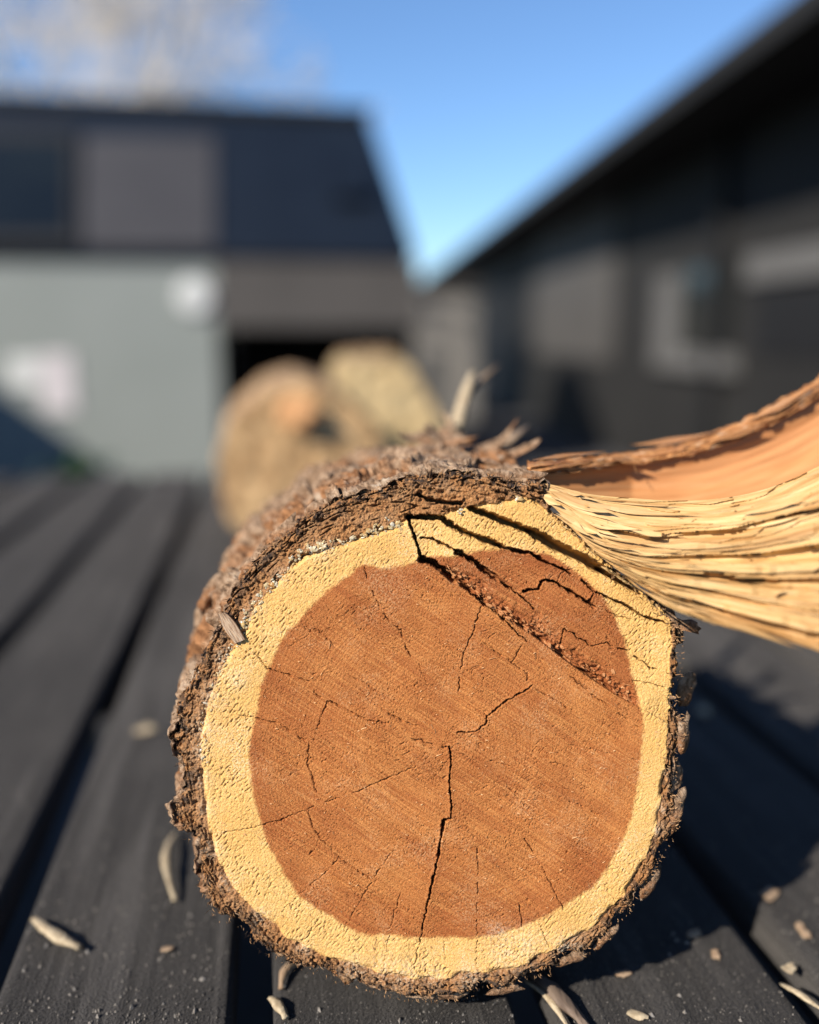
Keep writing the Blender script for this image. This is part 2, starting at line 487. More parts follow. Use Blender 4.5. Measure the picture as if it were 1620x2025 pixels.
# ------------------------------------------------------------------ building at the left
YA = 8.5
def A(px, py, y=YA): return at_y(px, py, y)
bA = empty('house', (-1.0, YA, GZ), 'low house with dark sloping roof, sage grey wall and open bay', 'house')
zt = float(A(200, 512)[2])
xw0, xw1 = float(A(-900, 600)[0]), float(A(432, 700)[0])
box('wall', xw0, xw1, YA, YA + 0.25, GZ, zt, M_SAGE, bA)
xe = float(A(830, 530)[0])
# fascia over the open bay, back and side walls of the bay
box('fascia', xw1 + 0.003, xe - 0.02, YA - 0.06, YA + 0.2, float(A(600, 648)[2]), zt - 0.004, M_FASCIA, bA)
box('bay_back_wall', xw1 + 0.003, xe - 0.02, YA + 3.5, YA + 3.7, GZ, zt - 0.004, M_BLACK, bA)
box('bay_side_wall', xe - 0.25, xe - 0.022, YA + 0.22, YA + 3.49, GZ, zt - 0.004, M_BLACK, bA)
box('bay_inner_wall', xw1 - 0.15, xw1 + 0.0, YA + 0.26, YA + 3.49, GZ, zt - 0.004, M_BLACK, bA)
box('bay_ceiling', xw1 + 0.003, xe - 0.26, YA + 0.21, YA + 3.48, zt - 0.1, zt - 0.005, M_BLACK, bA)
# roof: steep front slope, hip at the right
RB = 1.3
def AR(px, py):                                      # pixel on the inclined roof plane
    zr = float(A(400, 215, YA + RB)[2]); z0 = zt
    n = np.cross((1, 0, 0), (0, RB + 0.12, zr - z0))
    return at_plane(px, py, (0, YA - 0.12, z0), n)
e0, e1, r1, r0 = AR(-1500, 505), AR(838, 530), AR(735, 224), AR(-1500, 150)
zr_ = r1[2]; e0[2] = e1[2] = zt; r0[2] = zr_; e0[1] = e1[1] = YA - 0.12; r0[1] = r1[1]
yb = YA + 4.2
bk1 = np.array([e1[0], yb, zt]); bk0 = np.array([e0[0], yb, zt]); rb1 = np.array([r1[0], yb - 1.3, zr_]); rb0 = np.array([r0[0], yb - 1.3, zr_])
roof = np_mesh('roof', [e0, e1, r1, r0, bk1, rb1, bk0, rb0], [(0, 1, 2, 3), (1, 4, 5, 2), (3, 2, 5, 7), (4, 6, 7, 5), (0, 6, 4, 1), (0, 3, 7, 6)], M_NAVY, bA, smooth=False)
mb = roof.modifiers.new('bevel', 'BEVEL'); mb.width = 0.14; mb.segments = 3
rn = np.cross(e1 - e0, r0 - e0); rn /= np.linalg.norm(rn)
if rn[1] > 0: rn = -rn
def roof_rect(name, x0, y0, x1, y1, mat, th, parent):
    q = [AR(x0, y1), AR(x1, y1), AR(x1, y0), AR(x0, y0)]
    return prism(name, [p + rn * th for p in q], -rn * (th + 0.01), mat, parent)
pn = roof_rect('roof_panel', 165, 275, 425, 495, M_PANEL, 0.03, bA)
w = roof_rect('skylight', -120, 262, 152, 492, M_BLACK, 0.05, bA)
roof_rect('pane', -100, 285, 135, 470, M_GLASS, 0.056, w)
roof_rect('roof_vent', 665, 345, 735, 400, M_NAVY, 0.09, bA)
box('ridge_cap', r0[0], r1[0], r1[1] - 0.06, r1[1] + 0.1, zr_ - 0.03, zr_ + 0.05, M_BLACK, roof)
# the side wing whose eave throws the shadow at the left
wp = A(105, 848); xs = float(wp[0]) + float(wp[2]) * (SUN_TRAVEL.x / -SUN_TRAVEL.z)
ze = 2.3
xeave = xs - ze * (SUN_TRAVEL.x / -SUN_TRAVEL.z)
box('side_wing', xeave - 4.0, xeave - 0.35, -6.0, YA - 0.3, GZ, ze - 0.15, M_CHAR, bA)
box('wing_roof', xeave - 4.0, xeave, -6.0, YA - 0.32, ze - 0.145, ze, M_BLACK, bA)

c = A(385, 586, YA - 0.03)
bm = bmesh.new()
bmesh.ops.create_cone(bm, cap_ends=True, segments=40, radius1=0.165, radius2=0.15, depth=0.05, matrix=Matrix.Translation((0, 0, 0)) @ Matrix.Rotation(R(90), 4, 'X'))
bmesh.ops.bevel(bm, geom=[e for e in bm.edges if len(e.link_faces) == 2 and e.calc_face_angle() > 0.5], offset=0.008, segments=2, affect='EDGES')
me = bpy.data.meshes.new('round_lamp'); bm.to_mesh(me); bm.free(); me.materials.append(M_WHITE)
o = link(bpy.data.objects.new('round_disc', me)); o.location = c
tag(o, 'round white disc fixed near the top right corner of sage grey wall', 'disc')

def sheet(name, x0, y0, x1, y1, mat, label, cat, group=None):
    p = A(x0, y1, YA - 0.012); q = A(x1, y0, YA - 0.012)
    o = box(name, p[0], q[0], YA - 0.016, YA - 0.002, p[2], q[2], mat, None, 0.002, origin=((p[0] + q[0]) / 2, YA - 0.01, p[2]))
    return tag(o, label, cat, group)
sheet('notice', 22, 705, 82, 768, M_WHITE, 'small white notice, left of the pair on the sage grey wall', 'notice', 'notices on the grey wall')
sheet('notice', 86, 700, 142, 815, M_PINKW, 'taller pinkish white notice, right of the pair on the grey wall', 'notice', 'notices on the grey wall')

# far pale shed between the two buildings
YS = 15.0
s0, s1 = A(800, 575, YS), A(945, 575, YS)
sh = empty('shed', ((s0[0] + s1[0]) / 2, YS, GZ), 'pale grey far shed wall between the two dark buildings', 'shed')
box('wall', s0[0] - 1.4, s1[0], YS, YS + 2.5, GZ, s0[2], M_PALEGREY, sh)
box('roof', s0[0] - 1.5, s1[0] + 0.06, YS - 0.08, YS + 2.6, s0[2] + 0.003, s0[2] + 0.12, M_FASCIA, sh)
box('door', s0[0] + 0.25, s0[0] + 0.75, YS - 0.03, YS + 0.02, GZ, GZ + 1.2, M_TRIM, sh)

# ------------------------------------------------------------------ long building at the right
azB = YAW + math.atan((694 - 810) * cth / F)
DB = np.array([math.sin(azB), math.cos(azB), 0]); NB = np.array([-math.cos(azB), math.sin(azB), 0])   # NB looks towards us
XBW = 3.3
PB = CAM * np.array([1, 1, 0]) - NB * XBW
def Bp(px, py, off=0.0): return at_plane(px, py, PB + NB * off, NB)
bB = empty('long_building', tuple(PB + DB * 6 + np.array([0, 0, GZ])), 'long charcoal building with deep dark eave at the right', 'building')
ov = 0.75
eave_z = CAM_H + 0.68 * (XBW - ov)
def Bbox(name, t0, t1, o0, o1, z0, z1, mat, parent):
    q = [PB + DB * t + NB * o + np.array([0, 0, z0]) for t, o in ((t0, o0), (t1, o0), (t1, o1), (t0, o1))]
    return prism(name, q, (0, 0, z1 - z0), mat, parent)
T0, T1 = -2.0, 36.0
Bbox('wall', T0, T1, -0.25, 0.0, GZ, eave_z - 0.02, M_CHAR, bB)
q = [PB + DB * T0 + NB * ov + np.array([0, 0, eave_z]), PB + DB * (T1 + 0.4) + NB * ov + np.array([0, 0, eave_z]),
     PB + DB * (T1 + 0.4) - NB * 3.2 + np.array([0, 0, eave_z + 1.0]), PB + DB * T0 - NB * 3.2 + np.array([0, 0, eave_z + 1.0])]
rB = prism('roof', q, (0, 0, 0.06), M_BLACK, bB)
Bbox('gutter', T0, T1 + 0.4, ov + 0.002, ov + 0.10, eave_z - 0.06, eave_z + 0.09, M_CHAR, rB)
Bbox('soffit', T0, T1, 0.003, ov - 0.01, eave_z - 0.05, eave_z - 0.02, M_BLACK, bB)

def Brect(name, x0, y0, x1, y1, mat, off, parent, th=0.03):
    # vertical rectangle on the wall: spans the pixel columns x0..x1, heights read at the column of the first corner
    a = Bp(x0, y0, off); b = Bp(x0, y1, off); c = Bp(x1, y0, off)
    t0 = (a - PB) @ DB; t1 = (c - PB) @ DB
    return Bbox(name, t0, t1, off - th, off, b[2], a[2], mat, parent)
# big pale door near the far end, with darker lower panel
d = Brect('door', 1060, 462, 1218, 700, M_DOOR, 0.04, bB)
# window with mid grey trim
wf = Brect('window', 1305, 545, 1450, 725, M_GLASS, 0.02, bB)
Brect('jamb', 1300, 545, 1345, 722, M_TRIM, 0.06, wf)
p0 = Bp(1300, 690, 0.06); p1 = Bp(1300, 722, 0.06); c1 = Bp(1450, 700, 0.06)
Bbox('sill', (p0 - PB) @ DB + 0.001, (c1 - PB) @ DB, 0.005, 0.09, p1[2] - 0.02, p0[2], M_TRIM, wf)
w2 = Brect('window', 1475, 505, 1900, 560, M_TRIM, 0.05, bB)
Brect('pane', 1500, 575, 1900, 700, M_BLACK, 0.02, w2)
Bbox('downpipe', 7.6, 7.72, 0.01, 0.11, GZ, eave_z - 0.06, M_BLACK, bB)

# ------------------------------------------------------------------ bare tree behind the house
YT = 15.5
tb = A(170, 640, YT)
tree = empty('bare_tree', (tb[0], YT, GZ), 'bare pale branched tree behind the dark roof', 'tree')
tv, tf, bv, bf = [], [], [], []
def limb(V, Fc, p, q, r0, r1, sides=5):
    p = np.array(p, float); q = np.array(q, float); ax = q - p; ax /= np.linalg.norm(ax)
    a = np.cross(ax, (0.3, 0.9, 0.31)); a /= np.linalg.norm(a); b = np.cross(ax, a); n0 = len(V)
    for c, r in ((p, r0), (q, r1)):
        for k in range(sides):
            th = 2 * math.pi * k / sides
            V.append(c + r * (math.cos(th) * a + math.sin(th) * b))
    for k in range(sides):
        k2 = (k + 1) % sides
        Fc.append((n0 + k, n0 + k2, n0 + sides + k2, n0 + sides + k))
def grow(p, d, L, r, lev):
    segs = 3
    for s in range(segs):
        d2 = d + np.array([random.gauss(0, .16), random.gauss(0, .16), random.gauss(0.03, .12)]); d2 /= np.linalg.norm(d2)
        q = p + d2 * L / segs; rr = max(r * (1 - 0.2 * (s + 1) / segs), 0.012)
        (limb(tv, tf, p, q, r, rr, 6) if lev < 2 else limb(bv, bf, p, q, r, rr, 4))
        if lev < 6 and s > 0:
            for _ in range(2 if lev < 4 else 1):
                sd = d2 + np.array([random.gauss(0, .6), random.gauss(0, .6), random.gauss(0.1, .45)]); sd /= np.linalg.norm(sd)
                grow(q, sd, L * random.uniform(.55, .75), rr * 0.58, lev + 1)
        p, d, r = q, d2, rr
limb(tv, tf, (tb[0], YT, GZ), (tb[0] - 0.05, YT, 1.7), 0.19, 0.15, 10)
for az in (0.2, 1.0, 1.9, 2.7, 3.5, 4.4, 5.4):
    grow(np.array([tb[0] - 0.05, YT, 1.6]), np.array([0.65 * math.cos(az), 0.65 * math.sin(az), 0.75]), 2.6, 0.11, 1)
np_mesh('trunk', tv, tf, M_TREE, tree)
np_mesh('crown', bv, bf, M_TREE, tree)

# ------------------------------------------------------------------ the log
CX, CY = 870.0, 1440.0
def interp_closed(pts, n, smooth=0):
    p = np.array(pts, float); q = np.vstack([p, p[:1]])
    L = np.concatenate([[0], np.cumsum(np.hypot(*np.diff(q, axis=0).T))])
    s = np.linspace(0, L[-1], n, endpoint=False)
    o = np.stack([np.interp(s, L, q[:, 0]), np.interp(s, L, q[:, 1])], 1)
    for _ in range(smooth):
        o = (np.roll(o, 1, 0) + 2 * o + np.roll(o, -1, 0)) / 4
    return o

HEART = [(713,1110),(735,1122),(760,1127),(800,1118),(830,1112),(848,1098),(880,1102),(911,1104),(922,1092),(985,1087),(1030,1087),(1067,1091),(1100,1104),(1133,1124),(1160,1146),(1189,1172),(1204,1194),(1218,1220),(1233,1257),(1244,1287),(1250,1331),(1263,1376),(1270,1405),(1273,1440),(1271,1463),(1267,1492),(1261,1548),(1250,1607),(1241,1641),(1222,1678),(1200,1715),(1178,1752),(1133,1778),(1096,1802),(1037,1831),(985,1848),(941,1854),(874,1855),(819,1856),(763,1848),(711,1850),(693,1837),(652,1811),(615,1789),(585,1767),(567,1733),(541,1689),(522,1652),(511,1607),(500,1567),(496,1522),(494,1474),(498,1444),(509,1411),(515,1369),(519,1343),(533,1320),(544,1294),(556,1265),(574,1243),(604,1217),(622,1191),(652,1165),(685,1143),(704,1128)]
CAMB = [(807,1028),(778,1043),(737,1057),(689,1072),(652,1087),(607,1098),(578,1117),(556,1143),(530,1172),(507,1198),(493,1224),(478,1261),(456,1287),(437,1328),(422,1365),(407,1406),(400,1443),(396,1474),(400,1519),(402,1559),(407,1604),(415,1652),(426,1689),(444,1726),(463,1756),(500,1796),(537,1826),(574,1859),(619,1881),(656,1900),(707,1911),(756,1926),(819,1937),(893,1935),(911,1928),(948,1924),(1007,1919),(1044,1904),(1096,1878),(1133,1859),(1170,1837),(1207,1800),(1241,1759),(1274,1704),(1293,1652),(1307,1593),(1315,1530),(1319,1474),(1324,1422),(1331,1391),(1326,1331),(1330,1276),(1333,1235),(1319,1209),(1274,1172),(1226,1135),(1170,1083),(1133,1046),(1093,1017),(1059,991),(1037,983),(1000,991),(956,998),(930,1002),(881,1017),(837,1024)]
OUTER = [(893,925),(840,934),(790,945),(755,962),(715,972),(665,985),(625,1008),(598,1022),(575,1045),(545,1066),(510,1096),(482,1136),(457,1170),(440,1205),(425,1240),(405,1280),(392,1310),(372,1346),(360,1372),(347,1400),(346,1432),(352,1446),(338,1452),(331,1458),(346,1470),(345,1490),(358,1522),(362,1545),(356,1566),(345,1590),(342,1615),(352,1640),(366,1655),(382,1662),(391,1680),(393,1720),(396,1748),(408,1775),(416,1800),(430,1820),(447,1816),(462,1824),(488,1835),(494,1858),(512,1874),(548,1897),(590,1922),(618,1920),(650,1926),(664,1942),(690,1953),(706,1946),(726,1958),(762,1966),(800,1979),(826,1974),(850,1980),(895,1974),(936,1968),(950,1948),(958,1948),(978,1962),(1018,1954),(1036,1936),(1048,1926),(1078,1928),(1102,1912),(1108,1896),(1122,1888),(1150,1890),(1178,1878),(1186,1866),(1208,1852),(1216,1832),(1218,1818),(1240,1808),(1254,1794),(1258,1772),(1280,1756),(1302,1720),(1306,1690),(1310,1676),(1330,1662),(1342,1630),(1346,1598),(1338,1576),(1336,1540),(1334,1505),(1342,1486),(1354,1452),(1350,1426),(1338,1402),(1334,1388),(1340,1350),(1348,1318),(1344,1290),(1352,1262),(1342,1236),(1324,1206),(1278,1168),(1230,1130),(1174,1079),(1136,1042),(1097,1012),(1082,985),(1085,955),(1058,946),(1030,952),(985,940),(940,931)]

STEP = 1.3
gx = np.arange(322, 1392, STEP); gy = np.arange(905, 1992, STEP)
GX, GY = np.meshgrid(gx, gy, indexing='ij')


def in_poly(X, Y, poly):
    p = np.array(poly, float); q = np.roll(p, -1, 0); ins = np.zeros(X.shape, bool)
    for (x0, y0), (x1, y1) in zip(p, q):
        if y0 == y1: continue
        c = ((Y < y0) != (Y < y1)) & (X < (x1 - x0) * (Y - y0) / (y1 - y0) + x0)
        ins ^= c
    return ins


def seg_dist(D, X, Y, pts, reach, closed=False, T=None):
    """min distance to a polyline, updated inside a window round each segment"""
    p = np.array(pts, float); q = np.roll(p, -1, 0) if closed else p[1:]
    p = p if closed else p[:-1]
    for (x0, y0), (x1, y1) in zip(p, q):
        i0 = max(int((min(x0, x1) - reach - gx[0]) / STEP), 0); i1 = int((max(x0, x1) + reach - gx[0]) / STEP) + 2
        j0 = max(int((min(y0, y1) - reach - gy[0]) / STEP), 0); j1 = int((max(y0, y1) + reach - gy[0]) / STEP) + 2
        xs_, ys_ = X[i0:i1, j0:j1], Y[i0:i1, j0:j1]
        dx, dy = x1 - x0, y1 - y0; L = dx * dx + dy * dy + 1e-9
        t = np.clip(((xs_ - x0) * dx + (ys_ - y0) * dy) / L, 0, 1)
        d = np.hypot(xs_ - x0 - t * dx, ys_ - y0 - t * dy)
        D[i0:i1, j0:j1] = np.minimum(D[i0:i1, j0:j1], d)
    return D


WX = GX + 3.0 * fbm(GX / 22, GY / 22, 3, 3); WY = GY + 3.0 * fbm(GX / 22, GY / 22, 3, 5)       # wobble of the outlines
WX2 = GX + 9 * fbm(GX / 16, GY / 16, 4, 13, 0.65); WY2 = GY + 9 * fbm(GX / 16, GY / 16, 4, 15, 0.65)
BIG = np.full(GX.shape, 1e3)
HEART_S = [tuple(p) for p in interp_closed(HEART, 260, 5)]
heart_in = in_poly(WX, WY, HEART_S); dh = seg_dist(BIG.copy(), WX, WY, HEART_S, 80, True)
camb_in = in_poly(WX, WY, CAMB); dc = seg_dist(BIG.copy(), WX, WY, CAMB, 60, True)
out_in = in_poly(WX2, WY2, OUTER); do = seg_dist(BIG.copy(), WX2, WY2, OUTER, 60, True)
sh_ = np.where(heart_in, dh, -dh); sc_ = np.where(camb_in, dc, -dc); so_ = np.where(out_in, do, -do)
m_heart = sstep(-5.0, 4.0, sh_ + 3.0 * fbm(GX / 6, GY / 6, 3, 17)); m_bark = 1 - sstep(-2, 1.5, sc_)
bare = in_poly(GX, GY, [(1085, 975), (1345, 1215), (1420, 1100), (1150, 930)])
m_bark[bare & (GX > 1088)] *= 0.0

# torn hinge: everything up-right of this line was cut a little deeper
HL = [(806, 1030), (822, 1072), (832, 1104), (855, 1112), (880, 1130), (922, 1164), (955, 1194), (990, 1218), (1020, 1235), (1060, 1262), (1100, 1292), (1140, 1322), (1180, 1350), (1225, 1378), (1262, 1398), (1340, 1440)]
upr = in_poly(GX, GY, HL + [(1450, 1440), (1450, 880), (830, 880)])
dl = seg_dist(BIG.copy(), WX, WY, HL[4:-1], 130)
band = np.where(upr, 1 - sstep(4, 40 + 14 * fbm(GX / 30, GY / 30, 2, 78), dl), 0) * sstep(870, 930, GX) * (1 - sstep(1235, 1275, GX))

H = 5.0 * fbm(GX / 190, GY / 190, 2, 21)
ang = R(33)
Aa = GX * math.cos(ang) + GY * math.sin(ang); Bb = -GX * math.sin(ang) + GY * math.cos(ang)
sm1 = sstep(-0.25, 0.35, fbm(GX / 90, GY / 90, 2, 31))                     # rougher and smoother patches
smr = sstep(1120, 1260, GX) * sstep(1380, 1450, GY) * (1 - sstep(1640, 1760, GY))
an3 = R(72) + 0.5 * fbm(GX / 120, GY / 120, 2, 39)
Cc = GX * np.cos(an3) + GY * np.sin(an3); Dd = -GX * np.sin(an3) + GY * np.cos(an3)
h_heart = 1.75 * fbs(Aa / 70, Bb / 3.9, 2, 41) * (0.5 + 0.9 * vnoise(GX / 70, GY / 70, 42)) + (0.35 + 0.75 * sm1) * fbs(Cc / 9, Dd / 3.4, 2, 43, 0.6) + 0.25 * fbm(GX / 4, GY / 4, 2, 45)
pit = np.clip(vnoise(Cc / 8, Dd / 5, 47) - 0.68, 0, 0.2) * 34
h_heart = h_heart - pit * (0.35 + 0.65 * sm1)
pit2 = np.clip(vnoise(GX / 5.5 + 0.5 * fbm(GX / 8, GY / 8, 2, 48), GY / 5.5, 49) - 0.66, 0, 0.2) * 24
Ee = GX * math.cos(R(-52)) + GY * math.sin(R(-52)); Ff = -GX * math.sin(R(-52)) + GY * math.cos(R(-52))
slit = np.clip(vnoise(Ee / 9 + 0.4 * fbm(GX / 9, GY / 9, 2, 48), Ff / 3.9, 59) - 0.60, 0, 0.16) * 34
slit2 = np.clip(vnoise(Ee / 5.0, Ff / 3.2, 58) - 0.62, 0, 0.14) * 22
h_sap = 0.6 * fbm(GX / 12, GY / 12, 2, 52) + 0.5 * fbs(Ee / 11, Ff / 3.3, 2, 56, 0.6) + 0.35 * fbs(Aa / 40, Bb / 4.2, 2, 57) - slit * (0.10 + 0.75 * sstep(0.30, 0.75, vnoise(GX / 48, GY / 48, 54))) - slit2 * (0.15 + 0.5 * vnoise(GX / 30, GY / 30, 60)) + 0.5 * fbm(GX / 3.2, GY / 3.2, 2, 63, 0.6)
# bottom: coarse saw streaks in the sapwood
bs = sstep(1840, 1890, GY) * sstep(690, 760, GX) * (1 - sstep(860, 905, GX))
ang2 = R(52); B2 = -GX * math.sin(ang2) + GY * math.cos(ang2); A2 = GX * math.cos(ang2) + GY * math.sin(ang2)
h_sap = h_sap + bs * 3.4 * fbs(A2 / 30, B2 / 8, 2, 57)
smooth_wedge = in_poly(WX, WY, [(822, 1856), (940, 1858), (940, 1925), (905, 1930), (880, 1910)]) * 1.0
h_sap *= 1 - 0.75 * smooth_wedge
h_sap *= 1 - 0.6 * smr; h_heart *= 1 - 0.5 * smr
rad_ = np.hypot(GX - 870, GY - 1450); arc_ = np.arctan2(GY - 1450, GX - 870) * 490
laym = 1 - sstep(1080, 1260, GY)
h_bark = 4.5 * fbm(GX / 18, GY / 18, 4, 61, 0.65) + 2.6 * fbm(GX / 5, GY / 5, 3, 63, 0.6) - 2.0
h_bark = h_bark + (0.35 + 0.65 * laym) * (2.2 * fbs(rad_ / 12 + 0.6 * fbm(GX / 30, GY / 30, 2, 64), arc_ / 60, 2, 65))
crk = ridge(rad_ / 26, arc_ / 130, 2, 67)
h_bark = h_bark - 16 * sstep(0.80, 0.97, crk) * (0.2 + 0.8 * laym)
h_bark = h_bark - 16 * np.clip(vnoise(GX / 14, GY / 14, 69) - 0.70, 0, 1) * 3
h_sap = h_sap * (0.45 + 0.55 * vnoise(GX / 50, GY / 50, 55)); h_heart = h_heart * 0.78
H = H + h_sap * (1 - m_heart) * (1 - m_bark) + h_heart * m_heart * (1 - m_bark) + h_bark * m_bark
tone = np.clip(0.85 * (1 - sstep(0, 75, sh_)) * (1 - smr) * (0.45 + 0.55 * vnoise(arc_ / 160, rad_ / 60, 70)) + 0.5 * sstep(0.1, 0.5, fbm(Aa / 170, Bb / 45, 3, 72)), 0, 1)
rim = 1 - sstep(6, 44, so_ + 10 * fbm(GX / 25, GY / 25, 2, 74))
# deeper cut
H = H - np.where(upr, 7 * sstep(0, 60, dl) + 2.0, 0) * (1 - m_bark * 0.7)
rub = ridge(Aa / 15, Bb / 9, 3, 71); rub2 = vnoise(Aa / 11, Bb / 8, 73)
rub3 = fbm(GX / 7, GY / 7, 3, 77, 0.65); rub4 = fbs(Aa / 34 + 0.5 * fbm(GX / 14, GY / 14, 2, 80), Bb / 6.5, 3, 82, 0.6)
H = H + band * (-15 + 15 * rub4 + 8 * (rub2 - 0.4) + 5 * rub3)
H -= np.where(upr, 30 * np.exp(-(dl / 7.0) ** 2), 0) * sstep(880, 920, GX) * (1 - sstep(1230, 1265, GX)) * sstep(0.36, 0.56, vnoise(GX / 26, GY / 26, 79))
m_torn = np.clip(band * 1.3, 0, 1) * m_heart + 0.45 * m_heart * np.where(upr, 1, 0) * (1 - band)

# cambium groove, broken
gro = np.exp(-(sc_ / 5.0) ** 2) * sstep(0.38, 0.62, vnoise(GX / 45, GY / 45, 81)) * np.where(bare, 0, 1)
H -= 8 * gro
H -= m_bark * rim * 26 * sstep(0.50, 0.85, ridge(arc_ / 30 + 0.5 * fbm(GX / 20, GY / 20, 2, 75), rad_ / 12, 2, 76))
# rim falls back
H -= np.where(so_ < 14, 22 * (1 - np.clip(so_ / 14, 0, 1)) ** 2, 0)


def Z(z, pts):
    ox, oy = {1: (300, 850), 2: (800, 850), 3: (300, 1400), 4: (800, 1400)}[z]
    return [(ox + x / 2.7, oy + y / 2.7) for x, y in pts]


CR = [  # (points, half width px, depth px, taper at the ends)
    (Z(2, [(15,460),(50,560),(75,640),(90,690)]), 3.4, 60, 0),
    (Z(2, [(90,690),(150,710),(220,760),(270,800)]), 6.5, 80, 0),
    (Z(2, [(270,800),(330,850),(420,930),(500,985),(560,1040),(610,1090),(655,1135)]), 3.0, 40, 1),
    (Z(2, [(20,465),(100,465),(200,470),(260,515),(340,555),(440,590),(520,625)]), 5.5, 80, 0),
    (Z(2, [(520,625),(600,650),(680,660),(760,710),(840,740),(900,775)]), 4.0, 60, 1),
    (Z(2, [(360,420),(440,450),(540,490),(620,520),(700,555)]), 8.5, 95, 0),
    (Z(2, [(700,555),(780,600),(860,645),(950,685),(1040,735),(1110,775)]), 12.0, 110, 0),
    (Z(2, [(1110,775),(1180,815),(1260,860)]), 11.0, 110, 0),
    (Z(2, [(90,575),(140,580),(240,625),(290,655)]), 3.2, 30, 0),
    (Z(2, [(280,650),(370,700),(430,750),(500,800)]), 5.0, 65, 0),
    (Z(2, [(500,800),(570,850),(640,905),(700,960)]), 3.2, 40, 1),
    (Z(2, [(640,865),(720,850),(740,805),(800,810),(880,860),(960,905),(1030,960)]), 3.4, 50, 0),
    (Z(2, [(820,810),(840,765),(900,745)]), 2.0, 18, 0),
    (Z(2, [(950,800),(1020,870),(990,915)]), 3.0, 30, 0),
    (Z(2, [(1030,870),(1110,905),(1200,945),(1280,1000),(1420,1040)]), 3.0, 34, 0),
    (Z(2, [(1080,965),(1140,1000),(1250,1020)]), 2.2, 18, 0),
    (Z(2, [(70,345),(140,375),(230,390),(300,392)]), 4.0, 45, 0),
    (Z(2, [(410,945),(365,1085),(320,1180),(300,1290),(290,1400)]), 2.0, 24, 0),
    (Z(2, [(360,1090),(480,1180),(570,1240),(660,1310),(655,1340)]), 1.9, 14, 0),
    (Z(2, [(625,1155),(575,1245)]), 2.2, 18, 0),
    (Z(2, [(280,1615),(370,1615),(440,1570),(440,1530),(540,1450),(580,1430),(650,1390),(680,1365)]), 2.8, 30, 0),
    (Z(2, [(680,1365),(720,1400),(800,1440),(900,1500)]), 1.9, 16, 1),
    (Z(2, [(880,1310),(940,1360),(1010,1420),(1100,1480),(1250,1590)]), 2.0, 18, 0),
    (Z(2, [(1220,1340),(1320,1360),(1400,1380)]), 2.2, 18, 0),
    (Z(2, [(1230,1210),(1330,1280),(1420,1310)]), 2.4, 22, 0),
    (Z(2, [(840,1140),(855,1065),(930,1110),(1010,1160),(1080,1140),(1140,1170),(1200,1185)]), 2.4, 24, 0),
    (Z(1, [(1130,700),(1150,790),(1190,890),(1240,980),(1280,1040),(1330,1070),(1350,1150),(1385,1215)]), 2.0, 22, 0),
    (Z(1, [(1430,1250),(1440,1290),(1470,1350)]), 1.6, 12, 0),
    (Z(1, [(560,1200),(620,1280),(700,1300),(800,1330),(870,1355),(865,1405),(960,1455),(1060,1500),(1150,1550),(1250,1565)]), 2.1, 22, 0),
    (Z(1, [(940,1450),(905,1530),(880,1610),(865,1660)]), 1.9, 20, 0),
    (Z(1, [(1260,1510),(1340,1555),(1420,1580)]), 2.3, 20, 0),
    (Z(1, [(870,1060),(920,1100),(975,1150)]), 1.7, 12, 0),
    (Z(1, [(1060,1310),(1200,1390)]), 1.7, 10, 0),
    (Z(1, [(690,960),(760,1010),(860,1080)]), 1.6, 9, 0),
    (Z(1, [(780,850),(900,900),(950,960)]), 1.5, 7, 0),
    (Z(1, [(460,1150),(520,1200),(560,1200)]), 1.6, 9, 0),
    (Z(3, [(430,35),(560,55),(680,85),(760,140),(840,190),(830,300),(860,370),(875,450)]), 2.0, 18, 0),
    (Z(3, [(380,670),(560,635),(700,595),(825,545),(960,495),(1100,445),(1250,380),(1420,310)]), 2.0, 18, 0),
    (Z(3, [(835,550),(860,640),(900,700),(1000,800),(1110,880),(1180,920)]), 1.9, 16, 0),
    (Z(3, [(1290,760),(1230,840),(1180,920),(1100,1060),(1030,1170)]), 2.1, 22, 1),
    (Z(3, [(1000,800),(930,880),(820,970),(690,1090),(640,1150)]), 1.7, 13, 1),
    (Z(3, [(1590,205),(1600,300),(1590,400),(1600,500),(1600,590)]), 2.8, 40, 0),
    (Z(3, [(1600,590),(1560,600),(1545,700),(1530,800),(1500,930),(1480,1020)]), 3.2, 45, 0),
    (Z(3, [(1480,1020),(1450,1160),(1430,1260),(1400,1400)]), 2.4, 30, 1),
    (Z(3, [(1330,990),(1290,1120),(1250,1300)]), 1.8, 14, 1),
    (Z(3, [(1350,155),(1440,175),(1545,215),(1590,205)]), 2.1, 20, 0),
    (Z(3, [(890,1130),(820,1240)]), 1.7, 11, 0),
    (Z(4, [(640,700),(700,790),(740,860),(790,960),(840,1060),(870,1120)]), 2.3, 26, 1),
    (Z(4, [(385,750),(395,850),(390,1000),(390,1180),(385,1380)]), 1.9, 18, 1),
    (Z(4, [(610,1040),(630,1160)]), 2.2, 18, 0),
    (Z(4, [(240,210),(240,260),(190,340)]), 1.8, 14, 1),
    (Z(4, [(240,205),(360,275)]), 1.7, 10, 1),
    (Z(4, [(460,280),(560,310)]), 1.8, 10, 0), (Z(4, [(780,290),(870,310)]), 1.9, 12, 0),
    (Z(4, [(830,475),(950,530),(1080,590)]), 1.7, 12, 0),
    (Z(4, [(560,430),(620,500),(710,560)]), 1.6, 10, 0),
    (Z(4, [(720,1130),(750,1220),(775,1290)]), 1.7, 12, 0),
    (Z(4, [(215,1250),(220,1400)]), 1.7, 11, 0),
    (Z(4, [(880,200),(1050,235),(1240,280)]), 1.7, 9, 0),
    (Z(4, [(1000,880),(1080,960),(1130,1040)]), 1.5, 7, 0),
    (Z(4, [(1180,640),(1260,660),(1330,690)]), 1.5, 7, 0),
]
